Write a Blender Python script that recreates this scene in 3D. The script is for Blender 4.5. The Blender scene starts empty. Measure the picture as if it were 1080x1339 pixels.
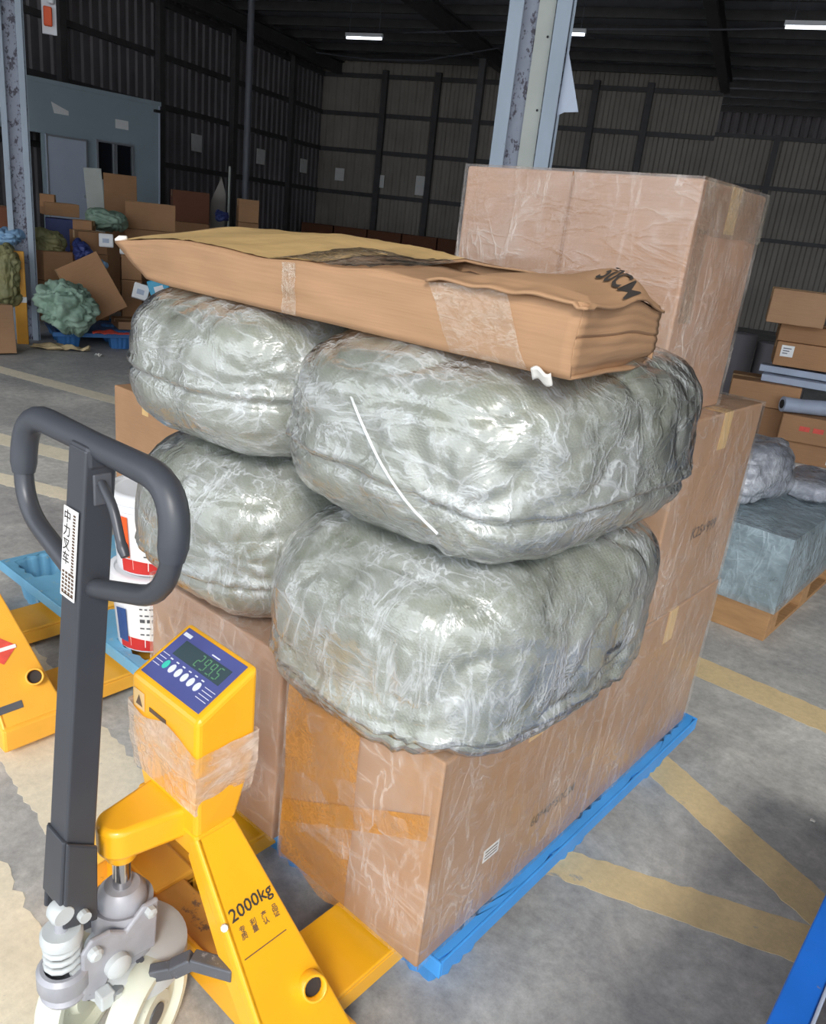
import bpy, math, random
from math import sin, cos, pi, radians
from mathutils import Vector, Matrix, noise, Euler
random.seed(7)
scene = bpy.context.scene

# ------------------------------------------------------------------ camera
CAM = Vector((0.0, 0.0, 1.45))
CR = Matrix(((0.74599806, -0.30131395, 0.59388281),
             (0.65742456, 0.19098954, -0.72891422),
             (0.10620662, 0.93420174, 0.34056902)))
FPX = 1040.0
cd = bpy.data.cameras.new('camera'); cam = bpy.data.objects.new('camera', cd)
scene.collection.objects.link(cam)
cd.sensor_fit = 'VERTICAL'; cd.sensor_height = 24.0; cd.lens = 24.0 * FPX / 1339.0
cd.clip_start = 0.05; cd.clip_end = 300
cam.matrix_world = Matrix.Translation(CAM) @ CR.to_4x4()
scene.camera = cam

# ------------------------------------------------------------------ sky, sun, exposure
world = bpy.data.worlds.new('sky'); scene.world = world; world.use_nodes = True
bg = world.node_tree.nodes['Background']
bg.inputs[0].default_value = (0.86, 0.92, 1.0, 1); bg.inputs[1].default_value = 2.1
sd = bpy.data.lights.new('sun', 'SUN'); sd.energy = 1.9; sd.angle = radians(14); sd.color = (1.0, 0.95, 0.87)
sun = bpy.data.objects.new('sun', sd); scene.collection.objects.link(sun)
SUN_TO = Vector((0.56, -0.60, 0.57)).normalized()
sun.rotation_euler = SUN_TO.to_track_quat('Z', 'Y').to_euler()
sun.location = SUN_TO * 30
vs = scene.view_settings
vs.view_transform = 'Standard'; vs.look = 'None'; vs.gamma = 1.0; vs.use_curve_mapping = False; vs.exposure = 0.28
ROOF_EDGE = -2.6

# ------------------------------------------------------------------ helpers
COL = scene.collection
BANG = math.atan2(0.32655547, 0.94517804)          # the building is turned against the pallet
U = Vector((cos(BANG), sin(BANG), 0)); V = Vector((-sin(BANG), cos(BANG), 0))

def uv(u, v, z=0.0): return U * u + V * v + Vector((0, 0, z))
def ray(px, py):
    d = CR @ Vector((px - 540.0, 669.5 - py, -FPX))
    return d
def gz(px, py, z=0.0):
    d = ray(px, py); return CAM + d * ((z - CAM.z) / d.z)
def at(px, py, dist):
    d = ray(px, py); return CAM + d * (dist / math.hypot(d.x, d.y))
def ppm(px, py, dist):
    d = ray(px, py) * (dist / math.hypot(ray(px, py).x, ray(px, py).y))
    return FPX / (CR.transposed() @ d).z * -1.0
def onx(px, py, x):
    d = ray(px, py); return CAM + d * ((x - CAM.x) / d.x)
def ony(px, py, y):
    d = ray(px, py); return CAM + d * ((y - CAM.y) / d.y)
def lin(c):
    r = []
    for x in c:
        x /= 255.0
        r.append(x / 12.92 if x <= 0.04045 else ((x + 0.055) / 1.055) ** 2.4)
    return (r[0], r[1], r[2], 1.0)

class MB:
    def __init__(s): s.v = []; s.f = []
    def add(s, vs_, fs):
        o = len(s.v); s.v += [Vector(p) for p in vs_]; s.f += [tuple(i + o for i in f) for f in fs]; return s
    def box(s, x0, x1, y0, y1, z0, z1):
        return s.add([(x0,y0,z0),(x1,y0,z0),(x1,y1,z0),(x0,y1,z0),(x0,y0,z1),(x1,y0,z1),(x1,y1,z1),(x0,y1,z1)],
                     [(0,3,2,1),(4,5,6,7),(0,1,5,4),(1,2,6,5),(2,3,7,6),(3,0,4,7)])
    def hexa(s, p):      # 8 corners, bottom loop then top loop
        return s.add(p, [(0,3,2,1),(4,5,6,7),(0,1,5,4),(1,2,6,5),(2,3,7,6),(3,0,4,7)])
    def obox(s, c, ax, ay, az):
        c, ax, ay, az = Vector(c), Vector(ax), Vector(ay), Vector(az)
        return s.hexa([c-ax-ay-az, c+ax-ay-az, c+ax+ay-az, c-ax+ay-az, c-ax-ay+az, c+ax-ay+az, c+ax+ay+az, c-ax+ay+az])
    def prism(s, poly, ext):
        n = len(poly); e = Vector(ext); a = [Vector(p) for p in poly]; b = [p + e for p in a]
        return s.add(a + b, [tuple(range(n - 1, -1, -1)), tuple(range(n, 2*n))] + [(i, (i+1) % n, n + (i+1) % n, n + i) for i in range(n)])
    def bar(s, p0, p1, w, h, up=(0,0,1)):
        p0, p1 = Vector(p0), Vector(p1); d = (p1 - p0); L = d.length / 2; d.normalize()
        sd_ = d.cross(Vector(up))
        if sd_.length < 1e-4: sd_ = d.cross(Vector((1,0,0)))
        sd_.normalize(); u_ = sd_.cross(d)
        return s.obox((p0+p1)/2, sd_*w/2, d*L, u_*h/2)
    def tube(s, pts, r, n=10, closed=False, caps=True):
        P = [Vector(p) for p in pts]; m = len(P)
        rr = r if isinstance(r, (list, tuple)) else [r]*m
        vs_, fs = [], []; ref = None
        for i in range(m):
            a = P[(i-1) % m] if (closed or i > 0) else P[i]
            b = P[(i+1) % m] if (closed or i < m-1) else P[i]
            t = (b - a).normalized()
            if ref is None:
                ref = t.cross(Vector((0,0,1)))
                if ref.length < 1e-3: ref = t.cross(Vector((1,0,0)))
            ref = (ref - t * ref.dot(t)).normalized(); w = t.cross(ref)
            for k in range(n):
                an = 2*pi*k/n; vs_.append(P[i] + (ref*cos(an) + w*sin(an)) * rr[i])
        for i in range(m if closed else m-1):
            for k in range(n):
                j = (i+1) % m
                fs.append((i*n+k, i*n+(k+1) % n, j*n+(k+1) % n, j*n+k))
        if caps and not closed:
            fs.append(tuple(range(n-1, -1, -1))); fs.append(tuple((m-1)*n+k for k in range(n)))
        return s.add(vs_, fs)
    def lathe(s, prof, c=(0,0,0), axis=(0,0,1), n=24, a0=0.0, a1=2*pi):
        c = Vector(c); z = Vector(axis).normalized(); x = z.orthogonal().normalized()
        if abs(z.z) > .99: x = Vector((1,0,0))
        y = z.cross(x); full = abs(a1-a0-2*pi) < 1e-6; k = n if full else n+1
        vs_, fs = [], []
        for (r, h) in prof:
            for i in range(k):
                a = a0 + (a1-a0)*i/n; vs_.append(c + z*h + (x*cos(a)+y*sin(a))*max(r, 1e-5))
        for j in range(len(prof)-1):
            for i in range(n):
                i2 = (i+1) % k
                fs.append((j*k+i, j*k+i2, (j+1)*k+i2, (j+1)*k+i))
        return s.add(vs_, fs)
    def cyl(s, p0, p1, r, n=16): return s.tube([p0, p1], r, n)
    def grid(s, fn, nu, nv, skip=None):
        vs_ = [fn(i/nu, j/nv) for j in range(nv+1) for i in range(nu+1)]
        fs = [(j*(nu+1)+i, j*(nu+1)+i+1, (j+1)*(nu+1)+i+1, (j+1)*(nu+1)+i) for j in range(nv) for i in range(nu)
              if not (skip and skip((i+.5)/nu, (j+.5)/nv))]
        return s.add(vs_, fs)
    def build(s, name, mat, parent=None, smooth=None, bevel=0, solid=0, loc=None, seg=2):
        me = bpy.data.meshes.new(name); me.from_pydata([tuple(p) for p in s.v], [], s.f); me.validate(); me.update()
        me.materials.append(mat)
        if smooth is not None:
            me.polygons.foreach_set('use_smooth', [True]*len(me.polygons))
            if smooth < 180: me.set_sharp_from_angle(angle=radians(smooth))
        o = bpy.data.objects.new(name, me); COL.objects.link(o)
        if parent: o.parent = parent
        if loc is not None: o.location = loc
        if solid:
            m = o.modifiers.new('solid', 'SOLIDIFY'); m.thickness = solid; m.offset = 0
        if bevel:
            m = o.modifiers.new('bevel', 'BEVEL'); m.width = bevel; m.segments = seg; m.limit_method = 'ANGLE'; m.angle_limit = radians(40)
        return o

def tag(o, label, cat, group=None):
    o['label'] = label; o['category'] = cat
    if group: o['group'] = group
    return o
def thing(name, label, cat, loc=(0,0,0), rz=0.0, group=None, rot=None):
    o = bpy.data.objects.new(name, None); COL.objects.link(o); o.empty_display_size = .1
    o.location = loc; o.rotation_euler = rot if rot else (0, 0, rz)
    return tag(o, label, cat, group)
def struct(o): o['kind'] = 'structure'; return o
def dup(root, loc=None, rz=None, label=None):
    r = root.copy(); COL.objects.link(r)
    if loc is not None: r.location = loc
    if rz is not None: r.rotation_euler = (0, 0, rz)
    if label: r['label'] = label
    for ch in list(root.children):
        c = ch.copy(); COL.objects.link(c); c.parent = r
        for g in list(ch.children):
            d = g.copy(); COL.objects.link(d); d.parent = c
    return r

# ------------------------------------------------------------------ materials
def nodes(name):
    m = bpy.data.materials.new(name); m.use_nodes = True; nt = m.node_tree; nt.nodes.clear()
    out = nt.nodes.new('ShaderNodeOutputMaterial')
    return m, nt, out
def N(nt, t, **kw):
    n = nt.nodes.new(t)
    for k, v in kw.items(): setattr(n, k, v)
    return n
def coords(nt, scale=(1,1,1), rot=(0,0,0), kind='Object'):
    tc = N(nt, 'ShaderNodeTexCoord'); mp = N(nt, 'ShaderNodeMapping')
    mp.inputs['Scale'].default_value = scale; mp.inputs['Rotation'].default_value = rot
    nt.links.new(tc.outputs[kind], mp.inputs['Vector']); return mp.outputs['Vector']
def noise_n(nt, vec, scale, detail=4, rough=.55, dist=0.0):
    n = N(nt, 'ShaderNodeTexNoise'); n.inputs['Scale'].default_value = scale; n.inputs['Detail'].default_value = detail
    n.inputs['Roughness'].default_value = rough; n.inputs['Distortion'].default_value = dist
    nt.links.new(vec, n.inputs['Vector']); return n.outputs['Fac']
def ramp(nt, fac, stops):
    r = N(nt, 'ShaderNodeValToRGB'); e = r.color_ramp.elements
    e[0].position, e[0].color = stops[0][0], stops[0][1]; e[1].position, e[1].color = stops[-1][0], stops[-1][1]
    for p, c in stops[1:-1]:
        x = e.new(p); x.color = c
    nt.links.new(fac, r.inputs['Fac']); return r.outputs['Color']
def mixc(nt, fac, a, b, mode='MIX'):
    m = N(nt, 'ShaderNodeMix', data_type='RGBA', blend_type=mode)
    for sock, val in ((m.inputs[0], fac), (m.inputs[6], a), (m.inputs[7], b)):
        if isinstance(val, (int, float, tuple)): sock.default_value = val
        else: nt.links.new(val, sock)
    return m.outputs[2]
def bump(nt, h, strength=.3, dist=.01):
    b = N(nt, 'ShaderNodeBump'); b.inputs['Strength'].default_value = strength; b.inputs['Distance'].default_value = dist
    nt.links.new(h, b.inputs['Height']); return b.outputs['Normal']
def math_n(nt, op, a, b=0.0, clamp=False):
    m = N(nt, 'ShaderNodeMath', operation=op); m.use_clamp = clamp
    for i, val in enumerate((a, b)):
        if isinstance(val, (int, float)): m.inputs[i].default_value = val
        else: nt.links.new(val, m.inputs[i])
    return m.outputs[0]
BLK, WHT = (0,0,0,1), (1,1,1,1)

def mat(name, col, rough=.6, metal=0.0, var=.12, scale=6.0, bmp=0.0, bscale=40.0, wear=None, wear_amt=.58, stretch=(1,1,1), spec=.5, emit=None, coat=0.0):
    m, nt, out = nodes(name); p = N(nt, 'ShaderNodeBsdfPrincipled')
    c = lin(col); vec = coords(nt, stretch)
    n = noise_n(nt, vec, scale, 5)
    dk = tuple(x*(1-var) for x in c[:3]) + (1,); lt = tuple(min(1, x*(1+var)) for x in c[:3]) + (1,)
    cc = ramp(nt, n, [(.3, dk), (.7, lt)])
    if wear:
        w = noise_n(nt, vec, scale*3.1, 8, .7)
        cc = mixc(nt, ramp(nt, w, [(wear_amt, BLK), (wear_amt+.06, WHT)]), cc, lin(wear))
    nt.links.new(cc, p.inputs['Base Color'])
    p.inputs['Roughness'].default_value = rough; p.inputs['Metallic'].default_value = metal
    p.inputs['Specular IOR Level'].default_value = spec; p.inputs['Coat Weight'].default_value = coat
    if bmp:
        nt.links.new(bump(nt, noise_n(nt, vec, bscale, 6), bmp, .004), p.inputs['Normal'])
    if emit:
        p.inputs['Emission Color'].default_value = lin(emit[0]); p.inputs['Emission Strength'].default_value = emit[1]
    nt.links.new(p.outputs[0], out.inputs[0]); return m

def card_mat(name, col, var=.09, gloss=.75):
    m, nt, out = nodes(name); p = N(nt, 'ShaderNodeBsdfPrincipled'); c = lin(col)
    vec = coords(nt); n = noise_n(nt, vec, 3.2, 5); f = noise_n(nt, coords(nt, (1, 1, 26)), 9.0, 3)
    cc = ramp(nt, n, [(.3, tuple(x*(1-var) for x in c[:3]) + (1,)), (.7, tuple(min(1, x*(1+var)) for x in c[:3]) + (1,))])
    cc = mixc(nt, .18, cc, ramp(nt, f, [(.35, (.55,.5,.45,1)), (.65, (1,1,1,1))]), 'MULTIPLY')
    nt.links.new(cc, p.inputs['Base Color']); p.inputs['Roughness'].default_value = gloss
    p.inputs['Specular IOR Level'].default_value = .25
    nt.links.new(bump(nt, f, .12, .004), p.inputs['Normal'])
    nt.links.new(p.outputs[0], out.inputs[0]); return m

def film_mat(name, tint=(245,248,250), base=.05, streak=.4, sc=(5,5,1.2), rot=(.3,.5,.4), haze=.15, rough=.16, nscale=7.0, power=14.0, gloss=.8, bs=.35):
    """clear film: thin bright wrinkle lines and milky patches over a mostly see-through sheet"""
    m, nt, out = nodes(name)
    def ridge(vec, sc_, dist):
        n_ = noise_n(nt, vec, sc_, 4, .55, dist)
        return math_n(nt, 'POWER', math_n(nt, 'SUBTRACT', 1.0, math_n(nt, 'ABSOLUTE', math_n(nt, 'MULTIPLY', math_n(nt, 'SUBTRACT', n_, .5), 3.0))), power, True)
    a = ridge(coords(nt, sc, rot), nscale, .7); b = ridge(coords(nt, (sc[2]*1.2, sc[0]*1.1, sc[1]), (.9, .2, 1.1)), nscale*.8, .5)
    c = ramp(nt, noise_n(nt, coords(nt, (1,1,1), (.2,.1,.6)), 5.5, 4, .6, .5), [(.40, BLK), (.68, WHT)])
    lines = math_n(nt, 'MULTIPLY', math_n(nt, 'MAXIMUM', a, math_n(nt, 'MULTIPLY', b, .7)), math_n(nt, 'ADD', math_n(nt, 'MULTIPLY', c, .7), .3))
    fac = math_n(nt, 'ADD', math_n(nt, 'ADD', math_n(nt, 'MULTIPLY', lines, streak), math_n(nt, 'MULTIPLY', c, haze)), base, True)
    nrm = bump(nt, math_n(nt, 'ADD', a, b), bs, .006)
    p = N(nt, 'ShaderNodeBsdfPrincipled'); p.inputs['Base Color'].default_value = lin(tint)
    p.inputs['Roughness'].default_value = rough + .14; nt.links.new(nrm, p.inputs['Normal'])
    tr = N(nt, 'ShaderNodeBsdfTransparent'); tr.inputs[0].default_value = (.985, .985, .985, 1)
    mx = N(nt, 'ShaderNodeMixShader'); nt.links.new(fac, mx.inputs[0]); nt.links.new(tr.outputs[0], mx.inputs[1]); nt.links.new(p.outputs[0], mx.inputs[2])
    gl = N(nt, 'ShaderNodeBsdfAnisotropic'); gl.inputs['Roughness'].default_value = rough; nt.links.new(nrm, gl.inputs['Normal'])
    fr = N(nt, 'ShaderNodeLayerWeight'); fr.inputs['Blend'].default_value = .5; nt.links.new(nrm, fr.inputs['Normal'])
    sch = math_n(nt, 'ADD', math_n(nt, 'MULTIPLY', math_n(nt, 'POWER', fr.outputs['Facing'], 4.0), .75), .045)
    mx2 = N(nt, 'ShaderNodeMixShader'); nt.links.new(math_n(nt, 'MULTIPLY', sch, gloss, True), mx2.inputs[0])
    nt.links.new(mx.outputs[0], mx2.inputs[1]); nt.links.new(gl.outputs[0], mx2.inputs[2])
    nt.links.new(mx2.outputs[0], out.inputs[0]); return m

def sack_mat(name, c0, c1, weave=220.0, rough=.55):
    m, nt, out = nodes(name); p = N(nt, 'ShaderNodeBsdfPrincipled'); vec = coords(nt)
    n = noise_n(nt, vec, 7.0, 6, .6)
    cc = ramp(nt, n, [(.3, lin(c0)), (.7, lin(c1))])
    w1 = N(nt, 'ShaderNodeTexWave', wave_type='BANDS', bands_direction='Z'); w1.inputs['Scale'].default_value = weave*.3; nt.links.new(vec, w1.inputs['Vector'])
    w2 = N(nt, 'ShaderNodeTexWave', wave_type='BANDS', bands_direction='DIAGONAL'); w2.inputs['Scale'].default_value = weave*.3; nt.links.new(vec, w2.inputs['Vector'])
    ww = math_n(nt, 'MULTIPLY', w1.outputs['Fac'], w2.outputs['Fac'])
    cc = mixc(nt, .25, cc, ramp(nt, ww, [(0, (.55,.55,.5,1)), (.6, WHT)]), 'MULTIPLY')
    nt.links.new(cc, p.inputs['Base Color']); p.inputs['Roughness'].default_value = rough
    nt.links.new(bump(nt, math_n(nt, 'ADD', n, math_n(nt, 'MULTIPLY', ww, .3)), .35, .01), p.inputs['Normal'])
    nt.links.new(p.outputs[0], out.inputs[0]); return m

def concrete_mat():
    m, nt, out = nodes('concrete'); p = N(nt, 'ShaderNodeBsdfPrincipled'); vec = coords(nt)
    big = noise_n(nt, vec, .75, 5, .6, .4); mid = noise_n(nt, vec, 3.6, 10, .74, .8); fine = noise_n(nt, vec, 26, 9, .82)
    cc = ramp(nt, big, [(.32, lin((156,156,157))), (.52, lin((180,179,176))), (.72, lin((204,202,197)))])
    cc = mixc(nt, .75, cc, ramp(nt, mid, [(.34, (.72,.73,.75,1)), (.5, (.95,.95,.94,1)), (.68, (1.36,1.35,1.31,1))]), 'MULTIPLY')
    cc = mixc(nt, .7, cc, ramp(nt, fine, [(.32, (.55,.55,.55,1)), (.66, (1.25,1.25,1.25,1))]), 'MULTIPLY')
    nt.links.new(cc, p.inputs['Base Color'])
    nt.links.new(ramp(nt, mid, [(.3, (.55,)*3 + (1,)), (.7, (.8,)*3 + (1,))]), p.inputs['Roughness'])
    nt.links.new(bump(nt, math_n(nt, 'ADD', fine, mid), .25, .004), p.inputs['Normal'])
    nt.links.new(p.outputs[0], out.inputs[0]); return m
def paint_mat(name, col, worn):
    m, nt, out = nodes(name); p = N(nt, 'ShaderNodeBsdfPrincipled'); vec = coords(nt)
    mid = noise_n(nt, vec, 9, 9, .72, .5); fine = noise_n(nt, vec, 55, 6, .7); big = noise_n(nt, vec, 1.7, 4)
    cc = ramp(nt, mid, [(.25, tuple(x*.8 for x in lin(col)[:3]) + (1,)), (.7, lin(col))])
    cc = mixc(nt, .5, cc, ramp(nt, fine, [(.3, (.75,.75,.75,1)), (.7, (1.12,1.12,1.12,1))]), 'MULTIPLY')
    w = math_n(nt, 'ADD', math_n(nt, 'MULTIPLY', mid, .7), math_n(nt, 'MULTIPLY', big, .3))
    cc = mixc(nt, ramp(nt, w, [(worn, BLK), (worn+.05, WHT)]), cc, lin((160,157,152)))
    nt.links.new(cc, p.inputs['Base Color']); p.inputs['Roughness'].default_value = .7
    nt.links.new(bump(nt, fine, .2, .003), p.inputs['Normal'])
    nt.links.new(p.outputs[0], out.inputs[0]); return m

M = {}
M['concrete'] = concrete_mat()
M['line'] = paint_mat('yellow_floor_paint', (226,202,156), .585)
M['line_pale'] = paint_mat('pale_yellow_floor_paint', (236,226,202), .60)
M['sheet'] = mat('wall_sheet', (150,143,134), .6, var=.15, scale=1.3)
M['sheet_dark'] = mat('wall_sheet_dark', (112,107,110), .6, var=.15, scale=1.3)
M['roof'] = mat('roof_sheet', (158,160,168), .6, var=.12, scale=1.0)
M['steel_dark'] = mat('dark_steel', (78,76,77), .55, var=.15)
M['galv'] = mat('galvanised_steel', (158,170,182), .5, .1, var=.1, scale=5, wear=(112,100,104), wear_amt=.66, stretch=(1,1,.4))
M['galv_worn'] = mat('flaking_painted_steel', (150,155,168), .55, .1, var=.12, scale=9, wear=(78,74,84), wear_amt=.52, stretch=(1,1,.6))
M['cream'] = mat('cream_strip', (176,180,172), .5, var=.06)
M['pole'] = mat('grey_pole', (96,98,106), .5, var=.1)
M['booth'] = mat('booth_panel', (152,168,176), .5, var=.06, scale=2)
M['white_panel'] = mat('white_panel', (186,196,212), .45, var=.04, scale=2)
M['glass_dark'] = mat('dark_glass', (26,28,34), .1, var=.05)
M['alu'] = mat('aluminium', (178,182,188), .35, .6, var=.05)
M['paper'] = mat('paper', (234,234,232), .7, var=.05)
M['lampglow'] = mat('tube_glow', (255,255,255), .5, var=0, emit=((240,248,255), 2.2))
M['white_plastic'] = mat('white_plastic', (232,234,238), .35, var=.03)
CARD = [card_mat('cardboard', (174,136,103)), card_mat('cardboard_brown', (172,130,94)), card_mat('cardboard_pink', (174,138,112)),
        card_mat('cardboard_light', (218,178,146)), card_mat('cardboard_dull', (160,120,86))]
M['card_edge'] = mat('cardboard_edge', (150,112,80), .8)
M['tape'] = mat('packing_tape', (222,186,128), .30, var=.10, scale=9, spec=.5, stretch=(1,4,1))
M['tape_gold_reflection'] = film_mat('amber_tape_reflection', (214,150,64), .30, .3, (5,5,5), haze=.25, rough=.16, bs=.12)  # tape tint that also paints the truck's yellow reflected in the film
M['tape_clear'] = film_mat('clear_tape', (236,222,200), .04, .45, (3,8,8), haze=.10, rough=.14, nscale=5, gloss=1.4, bs=.2)
M['film'] = film_mat('stretch_film', (250,238,228), base=.03, streak=.34, haze=.10, sc=(3.2,3.2,.8), gloss=.9, bs=.18, nscale=5.0)
M['film_bag'] = film_mat('bag_stretch_film', (234,238,240), .06, .52, (3.5,3.5,1.0), (.5,.2,.3), .15, .21, 5.0, 10.0, 2.7, .22)
M['film_bag2'] = film_mat('bag_stretch_film_b', (234,238,240), .06, .52, (1.0,3.2,3.0), (.2,.6,.5), .15, .21, 5.0, 10.0, 2.7, .22)
M['film_strand'] = mat('bunched_film', (238,240,240), .3, var=.05)
M['film_wrap'] = film_mat('indicator_film', (232,214,196), .10, .5, (8,8,20), (.2,.1,.1), .45, .16, 1.4, 5.0, 1.5, .2)
M['film_blue'] = film_mat('blue_film', (176,196,206), .38, .4, (3,3,1.2), (.4,.3,.9), .3, .18, 5.0, 6.0, 1.2)
M['film_grey'] = film_mat('grey_film', (196,200,208), .30, .5, (3,5,1.6), (.2,.3,.2), .3, .14, 6.0, 6.0, 1.5)
M['sack'] = sack_mat('woven_sack', (124,129,112), (157,161,144))
M['sack_green'] = sack_mat('green_woven_sack', (128,160,140), (172,196,176))
M['sack_olive'] = sack_mat('olive_woven_sack', (122,122,84), (156,150,104))
M['ink'] = mat('black_ink', (58,52,48), .7, var=.1)
M['ink_faint'] = mat('faded_ink', (96,76,62), .75, var=.2, scale=60)
M['yellow'] = mat('yellow_truck_paint', (250,180,32), .32, var=.06, scale=4, coat=.25)
M['yellow_worn'] = mat('worn_yellow_paint', (242,176,60), .42, var=.08, scale=5, wear=(120,84,48), wear_amt=.66)
M['beam_brown'] = mat('dirty_shaded_yellow_steel', (196,140,62), .5, var=.15, scale=6, wear=(120,92,72), wear_amt=.55)  # yellow steel browned by dirt, with shade and reflection mixed into the colour
M['handle'] = mat('dark_grey_handle', (70,72,78), .38, .2, var=.07, scale=9)
M['grip'] = mat('grip_rubber', (66,69,76), .42, var=.05)
M['chrome'] = mat('chrome_rod', (205,205,208), .15, 1.0, var=.04)
M['pump'] = mat('grey_pump_paint', (168,168,174), .45, .15, var=.12, scale=20, wear=(118,114,112), wear_amt=.66)
M['pump_light'] = mat('pale_pump_paint', (196,200,200), .45, .05, var=.07, scale=14)
M['lever'] = mat('grey_steel_lever', (104,106,112), .4, .4, var=.15, scale=16, wear=(160,162,166), wear_amt=.62)
M['nylon'] = mat('nylon_wheel', (214,216,198), .45, var=.06, scale=14, wear=(168,166,150), wear_amt=.66)
M['dark'] = mat('dark_gap', (34,32,34), .7, var=.1)
M['disp'] = mat('display_overlay', (84,90,148), .3, var=.06, scale=20)
M['lcd'] = mat('display_window', (64,80,86), .18, var=.03)
M['digit'] = mat('green_digit', (92,138,104), .4, var=0, emit=((90,190,110), .03))
M['btn'] = mat('button_white', (226,230,240), .35, var=.02)
M['btn_green'] = mat('button_green', (70,200,180), .35, var=.02)
M['red'] = mat('red_print', (196,48,44), .5, var=.08)
M['orange'] = mat('orange_print', (236,92,40), .5, var=.06)
M['navy'] = mat('blue_print', (52,84,140), .5, var=.1)
M['red_sticker'] = mat('red_sticker', (222,84,70), .5, var=.12, scale=40)
M['pallet_blue'] = mat('blue_pallet', (66,150,224), .42, var=.08, scale=8)
M['pallet_dusty'] = mat('dusty_blue_pallet', (112,172,206), .55, var=.10, scale=9, wear=(150,178,190), wear_amt=.60)
M['pallet_dark'] = mat('deep_blue_pallet', (56,110,168), .5, var=.1)
M['beam_blue'] = mat('blue_painted_steel', (34,108,206), .4, var=.10, scale=6, wear=(132,116,112), wear_amt=.62)
M['wood'] = mat('pallet_wood', (166,128,88), .75, var=.18, scale=8, stretch=(1,6,6))
M['blue_sheet'] = mat('light_blue_sheet', (136,172,204), .4, var=.1)
M['turq'] = mat('turquoise_pack', (48,160,196), .35, var=.08)
M['navy_crate'] = mat('navy_crate', (52,64,120), .5, var=.1)
M['foam'] = mat('white_foam', (226,222,214), .6, var=.05)
M['profile'] = mat('grey_plastic_profile', (166,176,194), .4, var=.08, scale=12)
M['board'] = mat('yellow_board', (226,160,50), .5, var=.12, scale=4)
M['rust_box'] = card_mat('dark_carton', (120,78,58))
M['film_goods'] = mat('wrapped_goods', (112,132,134), .6, var=.3, scale=5, stretch=(1,1,4))
M['film_goods2'] = mat('wrapped_goods_grey', (138,142,158), .6, var=.3, scale=5)

def text(s_, name, size, m, parent, o, xd, yd, lift=.0008, align='LEFT', space=1.0, bold=.012):
    cu = bpy.data.curves.new(name, 'FONT'); cu.body = s_; cu.size = size; cu.align_x = align; cu.space_line = space
    cu.resolution_u = 2; cu.offset = size*bold
    ob = bpy.data.objects.new(name, cu); COL.objects.link(ob)
    dg = bpy.context.evaluated_depsgraph_get(); me = bpy.data.meshes.new_from_object(ob.evaluated_get(dg))
    bpy.data.objects.remove(ob); bpy.data.curves.remove(cu)
    xd = Vector(xd).normalized(); yd = Vector(yd); yd = (yd - xd*yd.dot(xd)).normalized(); zd = xd.cross(yd)
    mt = Matrix((xd, yd, zd)).transposed().to_4x4(); mt.translation = Vector(o) + zd*lift
    me.transform(mt); me.name = name; me.materials.clear(); me.materials.append(m)
    t = bpy.data.objects.new(name, me); COL.objects.link(t); t.parent = parent
    return t

# ------------------------------------------------------------------ the shed
def bobj(mb, name, m, parent=None, **kw):
    o = mb.build(name, m, parent, **kw)
    if parent is None: o.rotation_euler = (0, 0, BANG); struct(o)
    return o
fl = struct(MB().box(-40, 40, -40, 40, -.2, 0).build('floor', M['concrete']))
def stripe(pts, m, seed, name='painted_line', step=.02, jag=.010, zt=.0006):
    """a quad a-b (one end) c-d (other end); ragged long edges a->d and b->c"""
    a, b, c, d = [Vector((p[0], p[1], 0)) for p in pts]; n = max(4, int((d-a).length/step)); mb = MB(); vs_ = []
    for i in range(n+1):
        t = i/n; w = (b-a).normalized()
        p = a.lerp(d, t) + w*noise.noise(Vector((t*n*.6, seed, 0)))*jag; q = b.lerp(c, t) + w*noise.noise(Vector((t*n*.6, seed+9, 0)))*jag
        vs_ += [p, q]
    top = [v_ + Vector((0, 0, zt)) for v_ in vs_]
    mb.add(vs_ + top, [(2*i+2*n+2, 2*i+2*n+3, 2*i+2*n+5, 2*i+2*n+4) for i in range(n)] + [(2*i, 2*i+2, 2*n+4+2*i, 2*n+2+2*i) for i in range(n)] + [(2*i+1, 2*n+3+2*i, 2*n+5+2*i, 2*i+3) for i in range(n)])
    return mb.build(name, m, fl)
stripe([(-1.2,1.245),(-1.2,1.33),(.25,1.955),(.25,1.80)], M['line'], 1)
stripe([(-1.2,2.265),(-1.2,2.39),(.10,1.835),(.10,1.70)], M['line'], 2, zt=.0010)
stripe([(-1.6,2.70),(-1.6,2.855),(1.2,2.865),(1.2,2.71)], M['line'], 3)
stripe([(-2.7,.76),(-2.7,1.04),(-1.30,.92),(-1.30,.64)], M['line_pale'], 4, jag=.02)
stripe([(-1.95,.25),(-1.95,.60),(-1.05,.50),(-1.05,.15)], M['line_pale'], 5, jag=.02)
stripe([(-6.2,1.30),(-6.26,1.45),(-3.9,2.27),(-3.84,2.12)], M['line_pale'], 6)
stripe([(-4.4,1.40),(-4.45,1.52),(-3.2,2.02),(-3.15,1.90)], M['line_pale'], 7)
stripe([(-9.0,2.05),(-9.05,2.20),(-4.4,3.25),(-4.36,3.10)], M['line_pale'], 8)
stripe([(-.66,.55),(-.60,.80),(-.30,.78),(-.34,.50)], M['line_pale'], 10, jag=.02)

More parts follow.
